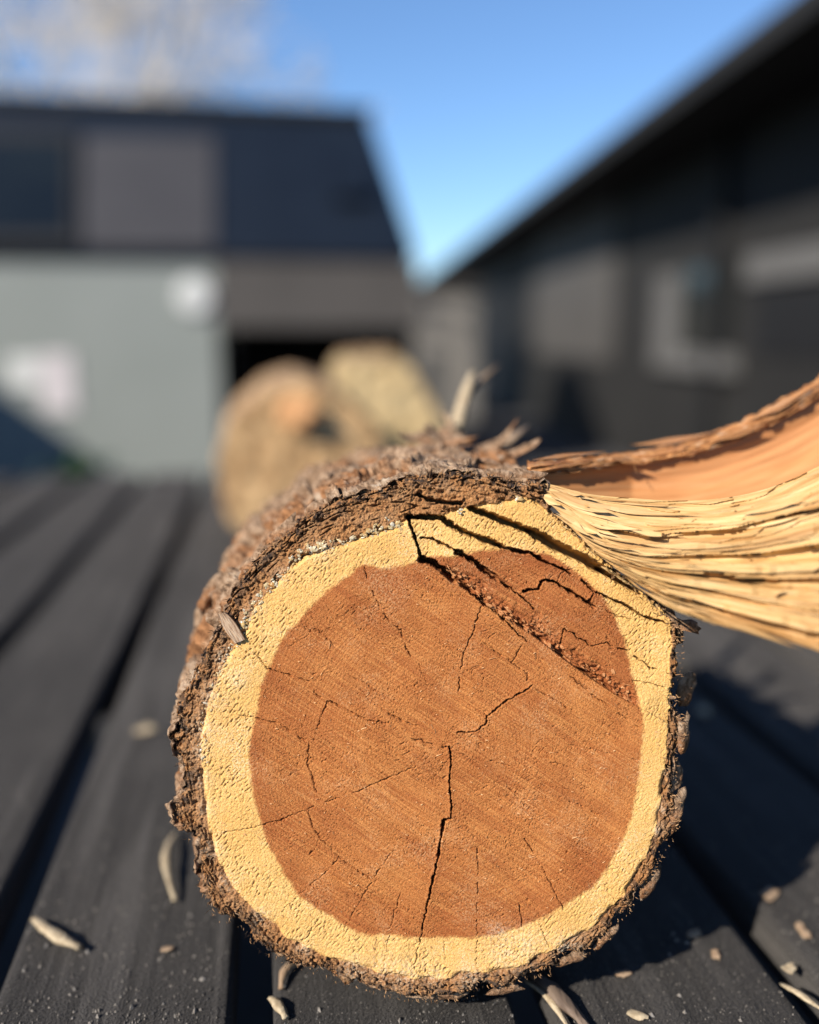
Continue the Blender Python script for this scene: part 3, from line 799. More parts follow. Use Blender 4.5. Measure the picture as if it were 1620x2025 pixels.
KX = GX + 3.4 * fbm(GX / 12, GY / 12, 3, 91, 0.65); KY = GY + 3.4 * fbm(GX / 12, GY / 12, 3, 93, 0.65)
wn_ = 0.62 * (0.35 + 1.3 * vnoise(GX / 16, GY / 16, 95)); dn_ = sstep(0.26, 0.50, vnoise(GX / 24, GY / 24, 97))
for pts, hw, dep, tap in CR:
    if hw < 2.35: dep *= 0.42
    elif 2.9 < hw < 7: hw *= 1.3
    D = seg_dist(BIG.copy(), KX, KY, pts, hw * 3 + 6)
    ww = hw * (wn_ * (1.15 if hw > 2.5 else 1.0) if hw < 5 else 0.70 + 0.5 * vnoise(GX / 16, GY / 16, 95))
    if tap:
        p0, p1 = np.array(pts[0]), np.array(pts[-1])
        t = np.clip(((GX - p0[0]) * (p1 - p0)[0] + (GY - p0[1]) * (p1 - p0)[1]) / ((p1 - p0) @ (p1 - p0)), 0, 1)
        ww = ww * (1 - 0.65 * t)
    H -= dep * (dn_ if hw < 2.5 else 1.0) * (1 - sstep(0.3, 1.0, D / np.maximum(ww, 0.4)))
    if hw > 2.5:
        H += 1.2 * np.exp(-((D - ww * 1.2) / 3.0) ** 2)

crust = np.zeros(GX.shape)
for (x, y, r) in [(405, 1440, 30), (398, 1480, 22), (420, 1380, 26), (470, 1345, 20), (440, 1300, 18), (402, 1540, 18), (408, 1600, 18), (425, 1680, 18), (450, 1740, 20), (520, 1810, 18), (600, 1872, 16), (700, 1912, 26), (1000, 1880, 42), (1040, 1868, 34), (985, 1845, 22), (1120, 1868, 30), (860, 1930, 22), (930, 1932, 30), (1308, 1600, 12), (1300, 1640, 12), (1316, 1530, 9), (640, 1088, 20), (560, 1140, 16), (505, 1205, 18), (760, 1915, 30), (800, 1925, 30)]:
    crust = np.maximum(crust, np.exp(-((GX - x) ** 2 + (GY - y) ** 2) / r ** 2))
H += 3.0 * crust * vnoise(GX / 6, GY / 6, 99)

ringr = np.hypot(GX - 888, (GY - 1475) * 0.96) * PX

P3 = CAM + ZC0 * (FWD + ((GX - IMW / 2) / F)[..., None] * RIGHT + ((IMH / 2 - GY) / F)[..., None] * UP) - FWD * (H * PX)[..., None]
LOGB = at_depth(885.0, 1976.0, ZC0)
log = empty('log', (float(LOGB[0]), float(LOGB[1]) + 0.08, 0.0), 'sawn log end with reddish heartwood, cracks and torn splintered slab', 'log')
nu, nv = GX.shape
fc = grid_faces(nu, nv)
inside = so_.ravel() > -1.0
ok = inside[fc].all(1)
fc = fc[ok][:, ::-1]
hv = m_heart.ravel(); bvm = m_bark.ravel()
kind = np.where(bvm[fc].mean(1) > 0.5, 2, np.where(hv[fc].mean(1) > 0.5, 1, 0))
P3f = P3.reshape(-1, 3)
def face_part(name, k):
    f = fc[kind == k]; used, inv = np.unique(f, return_inverse=True)
    return np_mesh(name, P3f[used], inv.reshape(-1, 4), M_CUT, log, attrs={
        'heart': hv[used], 'barkm': bvm[used], 'crust': crust.ravel()[used], 'torn': m_torn.ravel()[used], 'ringr': ringr.ravel()[used], 'tone': tone.ravel()[used], 'rim': rim.ravel()[used], 'ua': (Aa / 110).ravel()[used], 'ub': (Bb / 7).ravel()[used]})
tag(face_part('heartwood', 1), 'cracked reddish brown heartwood')
tag(face_part('sapwood', 0), 'pale yellow sapwood ring')
tag(face_part('bark_rim', 2), 'brown sawn bark rim')

# bark round the log, sweeping back from the rim
NS, NR = 900, 190
ol = interp_closed(OUTER, NS, 6)
cen = np.array([CX + 10, CY + 10])
tang = np.roll(ol, -2, 0) - np.roll(ol, 2, 0); tang /= np.linalg.norm(tang, axis=1)[:, None]
nrm = np.stack([tang[:, 1], -tang[:, 0]], 1)
if ((ol - cen) * nrm).sum() < 0: nrm = -nrm
arc = np.cumsum(np.hypot(*(np.roll(ol, -1, 0) - ol).T))
LEN = 0.19
tt = np.concatenate([[0, 0.0006], 0.0012 + (LEN - 0.0012) * np.linspace(0, 1, NR - 2) ** 1.25])
AR2, TT = np.meshgrid(arc, tt, indexing='ij'); tp = TT / PX
wrapw = 1.0
u = AR2 + 22 * fbm(AR2 / 90, tp / 160, 2, 101)
plates = ridge(u / 58, tp / 150, 3, 103); fine_ = fbm(u / 10, tp / 42, 3, 107, 0.6); flake = vnoise(u / 34, tp / 75, 109)
gap_, cid = cells(u / 88 + 0.25 * fbm(u / 40, tp / 60, 2, 115), tp / 165 + 0.25 * fbm(u / 40, tp / 60, 2, 116), 117)
gap2, cid2 = cells(u / 24 + 0.3 * fbm(u / 18, tp / 30, 2, 118), tp / 60, 119)
disp = 34 * (cid - 0.45) + 8 * (cid2 - 0.5) - 34 * (1 - sstep(0.0, 0.15, gap_)) - 8 * (1 - sstep(0.0, 0.15, gap2)) + 5 * fine_ + 8 * (plates - 0.2) + 14 * (cid - 0.3) * sstep(0.1, 0.5, gap_) * np.sin(tp / 40 + cid * 20)
edge = sstep(0, 45, tp); disp = disp * (0.5 + 0.7 * edge)
# seam wrap blending
ww_ = sstep(0, 60, np.minimum(AR2, arc[-1] - AR2)); disp *= 0.4 + 0.6 * ww_
thx = np.arctan2(-(ol[:, 1] - cen[1]), ol[:, 0] - cen[0])[:, None]       # angle, 0 = right, pi/2 = top
disp += 34 * np.exp(-((np.abs(thx) - 2.62) / 0.10) ** 2) * np.where(thx > 0, 1, 0) * np.exp(-((tp - 330) / 130) ** 2)
disp += 26 * np.exp(-((thx - 1.35) / 0.18) ** 2) * np.exp(-((tp - 420) / 150) ** 2) * (0.4 + fbm(u / 25, tp / 60, 3, 111))
bare_o = sstep(0, 30, ol[:, 0] - 1088) * (1 - sstep(1195, 1215, ol[:, 1])) * sstep(985, 1000, ol[:, 1])
disp = disp * (1 - 0.8 * bare_o[:, None]) - 7 * bare_o[:, None]
shrink = 1 - 0.10 * (TT / LEN) ** 1.5
# where the slab was torn away the log side is flat pale wood: keep it lower
PXY = cen + (ol[:, None, :] - cen) * shrink[..., None] + nrm[:, None, :] * (disp - 3.0 * (1 - edge))[..., None]
zlow = CAM_H + (np.array([0, 0, 0]))[2]
base = CAM + ZC0 * (FWD + ((PXY[..., 0] - IMW / 2) / F)[..., None] * RIGHT + ((IMH / 2 - PXY[..., 1]) / F)[..., None] * UP)
SW = base + np.array([0, 1.0, 0]) * (TT - 0.0)[..., None] + FWD * (16 * PX * np.exp(-tp / 6))[..., None]
SW[..., 2] = np.maximum(SW[..., 2], 0.001)
f = grid_faces(NS, NR, True)
endc = SW[:, -1].mean(0)
V = np.vstack([SW.reshape(-1, 3), endc[None]])
side = np_mesh('bark', V, f, M_BARK, log, attrs={'bare': np.concatenate([(bare_o[:, None] * np.ones_like(disp)).ravel(), [0]])})
fe = [(i * NR + NR - 1, ((i + 1) % NS) * NR + NR - 1, len(V) - 1) for i in range(NS)]
np_mesh('back_end', np.vstack([SW[:, -1], endc[None]]), [(i, (i + 1) % NS, NS) for i in range(NS)], M_TANFACE, log)


def blob_plate(name, c, ax, w, hgt, th, mat, parent, seed, curl=0.3, nseg=14, jag=0.22, pale=None, attrs=False):
    """irregular curled flake: c centre, ax 3 axes (long, short, out)"""
    r = np.random.default_rng(seed)
    a, b, n = [np.asarray(q, float) / np.linalg.norm(q) for q in ax]
    rings = 6; Fc = []
    phs = r.uniform(0, 6.28, 6); amp = r.uniform(0.3, 1, 6)
    SD, RH, TH_ = np.meshgrid([1, -1], np.linspace(0, 1, rings + 1), 2 * np.pi * np.arange(nseg) / nseg, indexing='ij')
    rad = RH * (1 + jag * sum(amp[q] * np.sin((q + 2) * TH_ + phs[q]) for q in range(6)) / 2.5)
    ct, sn = np.cos(TH_), np.sin(TH_)
    x = w / 2 * rad * np.abs(ct) ** 0.8 * np.sign(ct); y = hgt / 2 * rad * np.abs(sn) ** 0.8 * np.sign(sn)
    z = curl * (x / (w / 2)) ** 2 * hgt * 0.5 + SD * th / 2 * np.sqrt(np.clip(1 - RH ** 3, 0, 1)) + fbm(x / 0.006 + seed, y / 0.006, 3, seed % 50) * th * 0.35
    V = (np.asarray(c) + a * x[..., None] + b * y[..., None] + n * z[..., None]).reshape(-1, 3)
    m1 = (rings + 1) * nseg
    for s2 in range(2):
        o0 = s2 * m1
        for k in range(rings):
            for s in range(nseg):
                q = (o0 + k * nseg + s, o0 + k * nseg + (s + 1) % nseg, o0 + (k + 1) * nseg + (s + 1) % nseg, o0 + (k + 1) * nseg + s)
                Fc.append(q if s2 else q[::-1])
    for s in range(nseg):
        Fc.append((rings * nseg + s, rings * nseg + (s + 1) % nseg, m1 + rings * nseg + (s + 1) % nseg, m1 + rings * nseg + s))
    o = np_mesh(name, V, Fc, mat, parent, origin=np.asarray(c))
    return o


PLATES = [  # px, py, depth behind the face, length px, width px, rotation deg, thickness px
    (1358, 1362, 0.018, 80, 46, 80, 14), (1352, 1455, 0.004, 74, 34, 85, 18), (1338, 1605, 0.003, 92, 30, 75, 20), (1338, 1530, 0.010, 60, 26, 85, 16),
    (1356, 1236, 0.006, 62, 26, -14, 12), (376, 1168, 0.055, 90, 50, 60, 26), (384, 1250, 0.062, 110, 44, 80, 24),
    (1285, 1745, 0.006, 70, 30, 60, 18), (1200, 1850, 0.006, 64, 28, 40, 18), (1130, 1895, 0.006, 60, 26, 25, 16),
    (1000, 1955, 0.006, 70, 26, 12, 14), (880, 1968, 0.008, 84, 24, 2, 12),
    (640, 1000, 0.010, 90, 34, 28, 14), (720, 968, 0.012, 110, 30, 14, 12), (810, 945, 0.014, 110, 28, 8, 12), (900, 935, 0.012, 100, 30, -4, 12),
    (980, 938, 0.010, 90, 26, -8, 12), (560, 1048, 0.012, 90, 30, 38, 14), (500, 1112, 0.014, 90, 30, 50, 14), (455, 1180, 0.012, 80, 26, 58, 12),
    (1045, 938, 0.010, 70, 22, -6, 10), (770, 930, 0.05, 120, 36, 10, 12), (860, 905, 0.06, 120, 34, 0, 14), (690, 948, 0.045, 110, 34, 22, 14),
    (940, 905, 0.05, 120, 30, -4, 12), (600, 1005, 0.05, 100, 36, 38, 14),
]
SWf = SW.reshape(-1, 3); rel = SWf - CAM; zc_ = rel @ FWD
SPX = IMW / 2 + F * (rel @ RIGHT) / zc_; SPY = IMH / 2 - F * (rel @ UP) / zc_
def on_bark(x, y, d_):
    i = np.argmin((SPX - x) ** 2 + (SPY - y) ** 2 + ((zc_ - ZC0 - d_) * 2500) ** 2)
    return SWf[i]
for k, (x, y, d_, L_, W_, ro, th_) in enumerate(PLATES):
    c = on_bark(x, y, d_) if d_ > 0.02 else at_depth(float(x), float(y), ZC0 + d_)
    a = math.cos(R(ro)) * RIGHT + math.sin(R(ro)) * UP
    # facing outward from the log axis and to the front
    outw = (x - CX) * RIGHT - (y - CY) * UP; outw /= np.linalg.norm(outw)
    n = outw * 0.55 - FWD * 0.85 if d_ < 0.02 else outw * 0.95 - FWD * 0.3
    b = np.cross(n, a)
    blob_plate('bark_plate', c, (a, b, n), L_ * PX, W_ * PX, th_ * PX, M_BARK, log, 200 + k, curl=random.uniform(-0.3, 0.4), jag=0.35)

# curled bark scraps at the back of the log's top
for k, (x, y, d_, L_, W_, ro) in enumerate([(850, 868, 0.13, 110, 40, 10), (905, 862, 0.14, 90, 46, -20), (1005, 878, 0.12, 100, 30, 35), (960, 885, 0.12, 100, 34, 5), (880, 880, 0.11, 90, 40, -10), (1030, 905, 0.08, 90, 30, 20)]):
    c = at_depth(float(x), float(y), ZC0 + d_)
    a = math.cos(R(ro)) * RIGHT + math.sin(R(ro)) * UP; n = UP * 0.8 - FWD * 0.6
    c = on_bark(x, y, d_) + UP * 0.004
    blob_plate('bark_curl', c, (a, np.cross(n, a), n), L_ * PX * 1.25, W_ * PX * 1.25, 12 * PX, M_BARK, log, 320 + k, curl=0.9, jag=0.5)

# fuzz of fibres on the sawn bark
V, Fc = [], []
idx = np.linspace(0, NS - 1, 900).astype(int)
for k in range(1500):
    i = random.randrange(NS)
    x, y = ol[i]
    if y < 1120 and x > 1060: continue
    t_in = random.uniform(-0.5, 26) if random.random() < 0.75 else random.uniform(-4, 2)
    p = np.array([x, y]) - nrm[i] * t_in
    a = random.uniform(0, 6.28); L_ = random.uniform(4, 11)
    if t_in < 3 and (x > 700 or random.random() < 0.4): L_ *= 0.5
    dirv = np.array([math.cos(a), math.sin(a)]) * 0.6 + nrm[i] * (0.45 if t_in < 4 else 0.15)
    q = p + dirv * L_ * 0.5; q2 = p + dirv * L_ + np.array([random.uniform(-3, 3), random.uniform(-3, 3)])
    wv = np.array([-dirv[1], dirv[0]]); wv = wv / (np.linalg.norm(wv) + 1e-6) * random.uniform(0.4, 0.9)
    lift = random.uniform(2, 9)
    n0 = len(V)
    for pt, h_, wd in ((p, 1.0, 1.0), (q, lift * .6, 0.8), (q2, lift, 0.15)):
        for s in (-1, 1):
            w3 = pt + wv * s * wd
            V.append(at_depth(w3[0], w3[1], ZC0) - FWD * ((h_ + s * 0.4) * PX))
    Fc += [(n0, n0 + 1, n0 + 3, n0 + 2), (n0 + 2, n0 + 3, n0 + 5, n0 + 4)]
tag(np_mesh('bark_fuzz', V, Fc, M_FUZZ, log), kind='stuff')

# tiny raised fibres and crumbs on the wood
V, Fc = [], []
for k in range(650):
    a = random.uniform(0, 6.28); r_ = 470 * math.sqrt(random.random())
    x, y = CX + r_ * math.cos(a), CY + 20 + r_ * math.sin(a)
    i, j = int((x - gx[0]) / STEP), int((y - gy[0]) / STEP)
    if not (0 <= i < nu and 0 <= j < nv) or so_[i, j] < 25: continue
    th_ = R(33) + random.gauss(0, 0.9); L_ = random.uniform(2, 6) if random.random() < .95 else random.uniform(8, 14)
    dv = np.array([math.cos(th_), math.sin(th_)]) * L_; wv = np.array([-dv[1], dv[0]]) / L_ * random.uniform(0.5, 1.1)
    h0 = H[i, j]; n0 = len(V)
    for (pp, hh) in ((-dv / 2 - wv, 0.3), (-dv / 2 + wv, 1.2), (dv / 2 + wv * .4, 2.6), (dv / 2 - wv * .4, 1.6)):
        V.append(at_depth(x + pp[0], y + pp[1], ZC0) - FWD * ((h0 + hh) * PX))
    Fc.append((n0, n0 + 1, n0 + 2, n0 + 3))
M_CRUMB = simple_mat('wood_crumb', (0.46, 0.18, 0.06), (0.74, 0.42, 0.19), 220, 0.7)
tag(np_mesh('raised_fibres', V, Fc, M_CRUMB, log), kind='stuff')

# rubble in the torn hinge: small upright broken fibre tufts
V, Fc = [], []
hl = np.array(HL[4:-1])
for k in range(110):
    t = random.uniform(0, len(hl) - 1.001); i = int(t); p = hl[i] * (1 - t + i) + hl[i + 1] * (t - i)
    p = p + np.array([0.57, -0.82]) * abs(random.gauss(6, 11))
    i_, j_ = int((p[0] - gx[0]) / STEP), int((p[1] - gy[0]) / STEP)
    h0 = H[i_, j_]; n0 = len(V); L_ = random.uniform(3, 13) * random.uniform(.5, 1); th_ = R(38) + random.gauss(0, .45)
    e1_ = np.array([math.cos(th_), math.sin(th_)]); e2_ = np.array([-e1_[1], e1_[0]]); wd = random.uniform(1.0, 4.0); ti = random.uniform(-2, 4)
    pts_ = [(-1, -.3, 0), (-.4, -1, 1), (.5, -.8, .6), (1, random.uniform(-.4, .4), 1), (.4, .9, .2), (-.6, .7, .5)]
    for (a_, b_, c_) in pts_:
        q = p + e1_ * a_ * L_ * random.uniform(.7, 1.1) + e2_ * b_ * wd; V.append(at_depth(q[0], q[1], ZC0) - FWD * ((h0 + 0.5 + ti * a_ * .6 + c_ * 1.2) * PX))
    for (a_, b_, c_) in pts_:
        q = p + e1_ * a_ * L_ * .8 + e2_ * b_ * wd * .8; V.append(at_depth(q[0], q[1], ZC0) - FWD * ((h0 - 3) * PX))
    Fc += [tuple(range(n0, n0 + 6))] + [(n0 + q, n0 + (q + 1) % 6, n0 + 6 + (q + 1) % 6, n0 + 6 + q) for q in range(6)]
M_TORNH = simple_mat('torn_heartwood', (0.34, 0.11, 0.032), (0.66, 0.32, 0.13), 420, 0.8, 0.0008, 900)
tag(np_mesh('torn_crumbs', V, Fc, M_TORNH, log, smooth=False), kind='stuff')

# resin beads along the cambium at the upper left
RL = np.array([(790, 1036), (770, 1044), (738, 1052), (700, 1066), (660, 1078), (622, 1084), (600, 1092), (575, 1116), (556, 1140), (535, 1160), (520, 1180), (500, 1200), (490, 1226), (478, 1258), (455, 1285), (437, 1322), (424, 1352), (412, 1392), (404, 1432), (400, 1470), (402, 1510)], float)
variants = []
for k in range(8):
    bm = bmesh.new(); bmesh.ops.create_icosphere(bm, subdivisions=2, radius=1)
    for v in bm.verts:
        q = np.array(v.co)
        v.co = v.co * float(1 + 0.95 * fbm(q[0] * 1.3 + k * 5, q[1] * 1.3 + q[2] * 1.7, 3, 301 + k))
    for fa in bm.faces: fa.smooth = k % 3 == 0
    me = bpy.data.meshes.new('resin_bead'); bm.to_mesh(me); bm.free(); me.materials.append(M_RESIN); variants.append(me)
lw = wloc(log)
def bead(x, y, r, sx=1.0, rot=0.0, lift=0.3):
    i, j = int((x - gx[0]) / STEP), int((y - gy[0]) / STEP)
    p = at_depth(float(x), float(y), ZC0) - FWD * ((max(H[i, j], -4) + r * lift) * PX)
    o = bpy.data.objects.new('resin_bead', random.choice(variants)); o.location = p - lw
    o.rotation_euler = (R(90) - PITCH, rot, -YAW); o.scale = (r * sx * PX, r * PX, r * 0.5 * PX); link(o, log)
seglen = np.concatenate([[0], np.cumsum(np.hypot(*np.diff(RL, axis=0).T))])
for k in range(260):
    s = random.random() ** 1.1 * seglen[-1]; x = np.interp(s, seglen, RL[:, 0]); y = np.interp(s, seglen, RL[:, 1])
    bead(x + random.gauss(0, 5.5), y + random.gauss(0, 5.5), random.uniform(0.9, 2.7), random.uniform(0.8, 2.2), random.uniform(0, 3), 0.25)
for (x, y, r, sx) in [(781, 1037, 6, 1.3), (733, 1050, 5.5, 1.4), (535, 1158, 6, 1.3), (545, 1155, 5, 1), (516, 1176, 5.5, 1), (640, 1078, 6, 2.2), (618, 1086, 6, 1.5), (672, 1072, 5, 2), (606, 1080, 5, 1), (484, 1238, 6, 1.2), (764, 1027, 3.5, 1), (1028, 985, 5.5, 1.3), (910, 1012, 5, 1.2), (700, 1062, 4.5, 1.6)]:
    for q in range(3): bead(x + random.gauss(0, r * .6), y + random.gauss(0, r * .5), r * random.uniform(.45, .8), sx, random.uniform(-1, 1), 0.3)

# ------------------------------------------------------------------ torn slab
def shell(name, front, back, mat, parent, attrs):
    """closed sheet from a front and a back grid of the same shape (nu, nv, 3)"""
    a, b = front.shape[:2]; n = a * b
    f1 = grid_faces(a, b)[:, ::-1]; f2 = grid_faces(a, b) + n
    ed = np.concatenate([np.arange(b), np.arange(1, a) * b + b - 1, (a - 1) * b + np.arange(b - 2, -1, -1), np.arange(a - 2, 0, -1) * b])
    e2 = np.roll(ed, -1); f3 = np.stack([ed, e2, e2 + n, ed + n], 1)
    at = {k: np.concatenate([v.ravel(), v.ravel()]) for k, v in attrs.items()}
    return np_mesh(name, np.concatenate([front.reshape(-1, 3), back.reshape(-1, 3)]), np.concatenate([f1, f2, f3]), mat, parent, attrs=at)
def curve(pts):
    p = np.array(pts, float); d_ = np.gradient(p[:, 1], p[:, 0])
    def f_(x):
        i = np.clip(np.searchsorted(p[:, 0], x) - 1, 0, len(p) - 2)
        # smooth (monotone cubic)
        x0, x1 = p[i, 0], p[i + 1, 0]; t = (x - x0) / (x1 - x0); hh = x1 - x0
        return (2*t**3-3*t**2+1)*p[i, 1] + (t**3-2*t**2+t)*hh*d_[i] + (-2*t**3+3*t**2)*p[i+1, 1] + (t**3-t**2)*hh*d_[i+1]
    return f_
c_crest = curve([(1040, 953), (1090, 958), (1150, 974), (1250, 985), (1350, 990), (1450, 982), (1540, 958), (1620, 922), (1760, 850)])
c_low = curve([(1040, 985), (1093, 1012), (1133, 1046), (1170, 1083), (1226, 1130), (1300, 1178), (1400, 1215), (1500, 1247), (1620, 1288), (1760, 1335)])
c_top = curve([(1040, 914), (1120, 905), (1200, 898), (1270, 890), (1350, 873), (1430, 845), (1500, 815), (1560, 782), (1620, 746), (1760, 655)])
c_inn = curve([(1040, 940), (1120, 932), (1200, 921), (1270, 913), (1350, 900), (1430, 876), (1500, 848), (1560, 818), (1620, 782), (1760, 692)])
def zdep(x): return -0.036 * np.clip((x - 1060) / 560, 0, 2) ** 1.3
def zdepb(x): return 0.012 * np.clip((x - 1060) / 560, 0, 2)
slab = empty('torn_slab', tuple(at_depth(1090.0, 1010.0, ZC0 + 0.01)))
slab.parent = log; slab.location = Vector(at_depth(1090.0, 1010.0, ZC0 + 0.01) - lw)
slab['label'] = 'pale splintered slab of wood torn out to the right'

TE = np.array([0.0, 0.20, 0.40, 0.58, 0.76, 0.90, 1.02])
def relief(x, t):
    """how far the fibre bundle stands out (m): overlapping slabs with a free lower edge, plus fibre ridges"""
    al = (x - 1060) / 700
    w = t + 0.035 * fbm(al * 2.2, t * 2.5, 2, 121) + 0.02 * fbs(t * 0 + al * 5, t * 14, 2, 123)
    k = np.clip(np.searchsorted(TE, w) - 1, 0, len(TE) - 2); fr = (w - TE[k]) / (TE[k + 1] - TE[k])
    big = 0.0115 * np.clip(fr, 0, 1) ** 0.7 * (0.45 + 0.75 * vnoise(al * 2 + k * 3.3, k * 1.7, 125))
    v_ = vnoise(w * 9, al * 2.0, 131) + 0.12 * fbs(w * 30, al * 9, 2, 133); med = 0.0075 * (np.floor(v_ * 5) / 5)
    fine = 0.0008 * ridge(w * 30, al * 2.4, 2, 141) + 0.0004 * fbs(w * 90, al * 5, 2, 143)
    hgt = np.clip((c_low(x) - c_crest(x)) / 260, 0.12, 1) * (0.25 + 0.75 * sstep(0, 120, x - x_edge(t)))
    return (big + med + fine) * hgt
def x_edge(t): return 1060 + 182 * np.clip(t, 0, 1)
def tau(x, t):
    """fibres leave the torn edge of the log low down and swing up to their own height"""
    tc = np.clip(t, 0, 1)
    te = np.maximum(sstep(0, 0.35, tc), tc)
    return t + (te - tc) * np.exp(-np.clip(x - x_edge(t), -20, None) / (70 + 120 * (1 - tc)))
def bundle(x, t, lift=0.0):
    """point on the front of the fibre bundle; t 0 crest .. 1 lower edge"""
    tu = tau(x, t)
    y = c_crest(x) * (1 - tu) + c_low(x) * tu
    hgt = np.clip((c_low(x) - c_crest(x)) / 300, 0.0, 1.1)
    z = ZC0 + 0.004 + zdep(x) + hgt * (0.012 - 0.034 * np.clip(tu, 0, 1)) - lift
    return at_depth(x, y, z)
T_ST = ([0, 1.0], [-4, 178])
NX, NT_ = 330, 330
xs_ = np.linspace(0, 1, NX) ** 1.15; ts_ = np.linspace(0, 1, NT_)
XB, TB = np.meshgrid(xs_, ts_, indexing='ij')
# left edge is ragged: fibre ends start at the torn boundary
x_start = 1062 + np.interp(TB, *T_ST) + 22 * (vnoise(TB * 45, 0 * TB, 5) - 0.5) + 14 * (vnoise(TB * 110, 0 * TB + 4, 6) - 0.5)
XX = x_start + XB * (1740 - x_start)
rel_ = relief(XX, TB)
shell('fibre_bundle', bundle(XX, TB, rel_), bundle(XX, TB, rel_ * 0.3 - 0.008 * np.sin(np.pi * np.clip(TB, 0.03, 0.97)) - 0.001), M_FIB, slab,
      {'fib': TB * 34 + 1.5 * fbm(XX / 300, TB * 4, 2, 145), 'along': (XX - 1060) / 160})

def ribbon(name, xa, xb, ta, tb, lift0, lift1, w_px, mat, parent, curl=0.0, seed=0, n=16, fn=None, th=2.2, hpx=None, blunt=False):
    """splinter lying along the grain: w_px half width and th half thickness in photo pixels"""
    fn = fn or bundle
    V = []; Fc = []; at_ = []; al_ = []
    xs = np.linspace(xa, xb, n); un = np.linspace(0, 1, n)
    RB_ = relief(xs, ta + (tb - ta) * un + 0.004 * np.sin(4 * un + seed)) if fn is bundle else np.zeros(n)
    for k, x in enumerate(xs):
        u_ = k / (n - 1); t = ta + (tb - ta) * u_ + 0.004 * math.sin(4 * u_ + seed)
        prof = min(1, 0.04 + 2.5 * u_) * min(1, 0.03 + 2.0 * (1 - u_)) * (1 + 0.15 * math.sin(9 * u_ + seed))
        if blunt: prof = min(1, 0.04 + 2.0 * u_) * (1 + 0.12 * math.sin(7 * u_ + seed) + 0.06 * math.sin(23 * u_ + seed))
        h_ = hpx if hpx else float(max(c_low(np.array(x)) - c_crest(np.array(x)), 30))
        wid = w_px * prof / h_
        lf = RB_[k] + lift0 + (lift1 - lift0) * u_ + curl * (u_ - 0.4) ** 2
        tk = th * PX * (0.3 + 0.7 * prof)
        for dt, dl_ in ((-wid, 0.2 * tk), (-wid * 0.2, tk), (wid, 0.0), (0.0, -tk)):
            V.append(fn(np.array(float(x) + (random.uniform(-16, 12) if blunt and k == n - 1 else 0.0)), np.array(t + dt), lf + dl_)); at_.append((t + dt) * 34); al_.append(x / 160)
    for k in range(n - 1):
        for s in range(4):
            Fc.append((4 * k + s, 4 * k + (s + 1) % 4, 4 * k + 4 + (s + 1) % 4, 4 * k + 4 + s))
    Fc += [(3, 2, 1, 0), tuple(4 * (n - 1) + q for q in range(4))]
    return np_mesh(name, V, Fc, mat, parent, smooth=False, attrs={'fib': at_, 'along': al_}, origin=V[0])
for k in range(120):
    ta = random.uniform(0.02, 0.99) if k % 5 else random.uniform(0.93, 1.05)
    xst = 1062 + np.interp(ta, *T_ST)
    if k < 80:
        xa = xst + random.uniform(-22, 70); xb = xa + random.uniform(30, 170); wd = random.uniform(1.0, 4.0)
    else:
        xa = random.uniform(xst + 30, 1480); xb = xa + random.uniform(100, 300); wd = random.uniform(2.0, 5.0)
    ribbon('splinter', xa, xb, ta, ta + random.uniform(-0.015, 0.03), random.uniform(-0.0004, 0.0022), random.uniform(0, 0.0060), wd, M_FIB, slab, random.uniform(-0.002, 0.008), k, th=random.uniform(1.0, 2.6))

# a few thick broken layers with blunt ends
for k, (xa, xb, ta, wd, th_) in enumerate([(1215, 1545, 0.70, 9, 4), (1260, 1590, 0.86, 10, 5), (1300, 1620, 0.52, 8, 4), (1420, 1730, 0.30, 9, 4), (1480, 1735, 0.64, 10, 5)]):
    ribbon('splinter', xa, xb, ta, ta + 0.01, 0.0004, 0.0022, wd, M_FIB, slab, 0.002, 700 + k, n=24, th=th_, blunt=True)

# back layer: smooth inner sapwood with a strip of bark along its top edge
def backl(x, t, lift=0.0):
    y = c_inn(x) * (1 - t) + (c_crest(x) + 45) * t
    g = np.clip((x - 1050) / 200, 0, 1)
    z = ZC0 + zdepb(x) + 0.014 + g * (0.040 - 0.030 * t + 0.012 * np.sin(np.pi * t)) - lift
    return at_depth(x, y, z)
nx, ntt = 160, 50
XB2, TB2 = np.meshgrid(np.linspace(1045, 1745, nx), np.linspace(0, 1, ntt), indexing='ij')
lf = 0.0015 * fbm(TB2 * 7, XB2 / 260, 3, 151)
shell('inner_sapwood', backl(XB2, TB2, lf), backl(XB2, TB2, lf - 0.005), M_PEACH, slab, {'fib': TB2 * 14, 'along': XB2 / 180})
def barkstrip(x, t, lift=0.0):
    y = c_top(x) * (1 - t) + (c_inn(x) + 3) * t
    g = np.clip((x - 1050) / 200, 0, 1)
    z = ZC0 + zdepb(x) + 0.012 + g * 0.038 + 0.012 * (1 - t) - 0.004 * np.sin(np.pi * t) - lift
    return at_depth(x, y, z)
nx, ntt = 260, 40
XB3, TB3 = np.meshgrid(np.linspace(1042, 1745, nx), np.linspace(0, 1, ntt), indexing='ij')
jag = 10 * fbm(XB3 / 26, TB3 * 0, 4, 161, 0.6)
tj = TB3 + (1 - TB3) * 0.30 * fbm(XB3 / 30, 0 * XB3 + 3, 4, 163, .6) + TB3 * 0.25 * fbm(XB3 / 45, 0 * XB3 + 9, 3, 164, .6)
lf = 0.0030 * fbs(XB3 / 60, tj * 5, 3, 165) + 0.0010 * fbm(XB3 / 14, tj * 7, 2, 167)
shell('bark_strip', barkstrip(XB3, tj, lf), barkstrip(XB3, tj, lf * 0.5 - 0.005), M_INBARK, slab, {'fib': TB3 * 7, 'along': XB3 / 45})
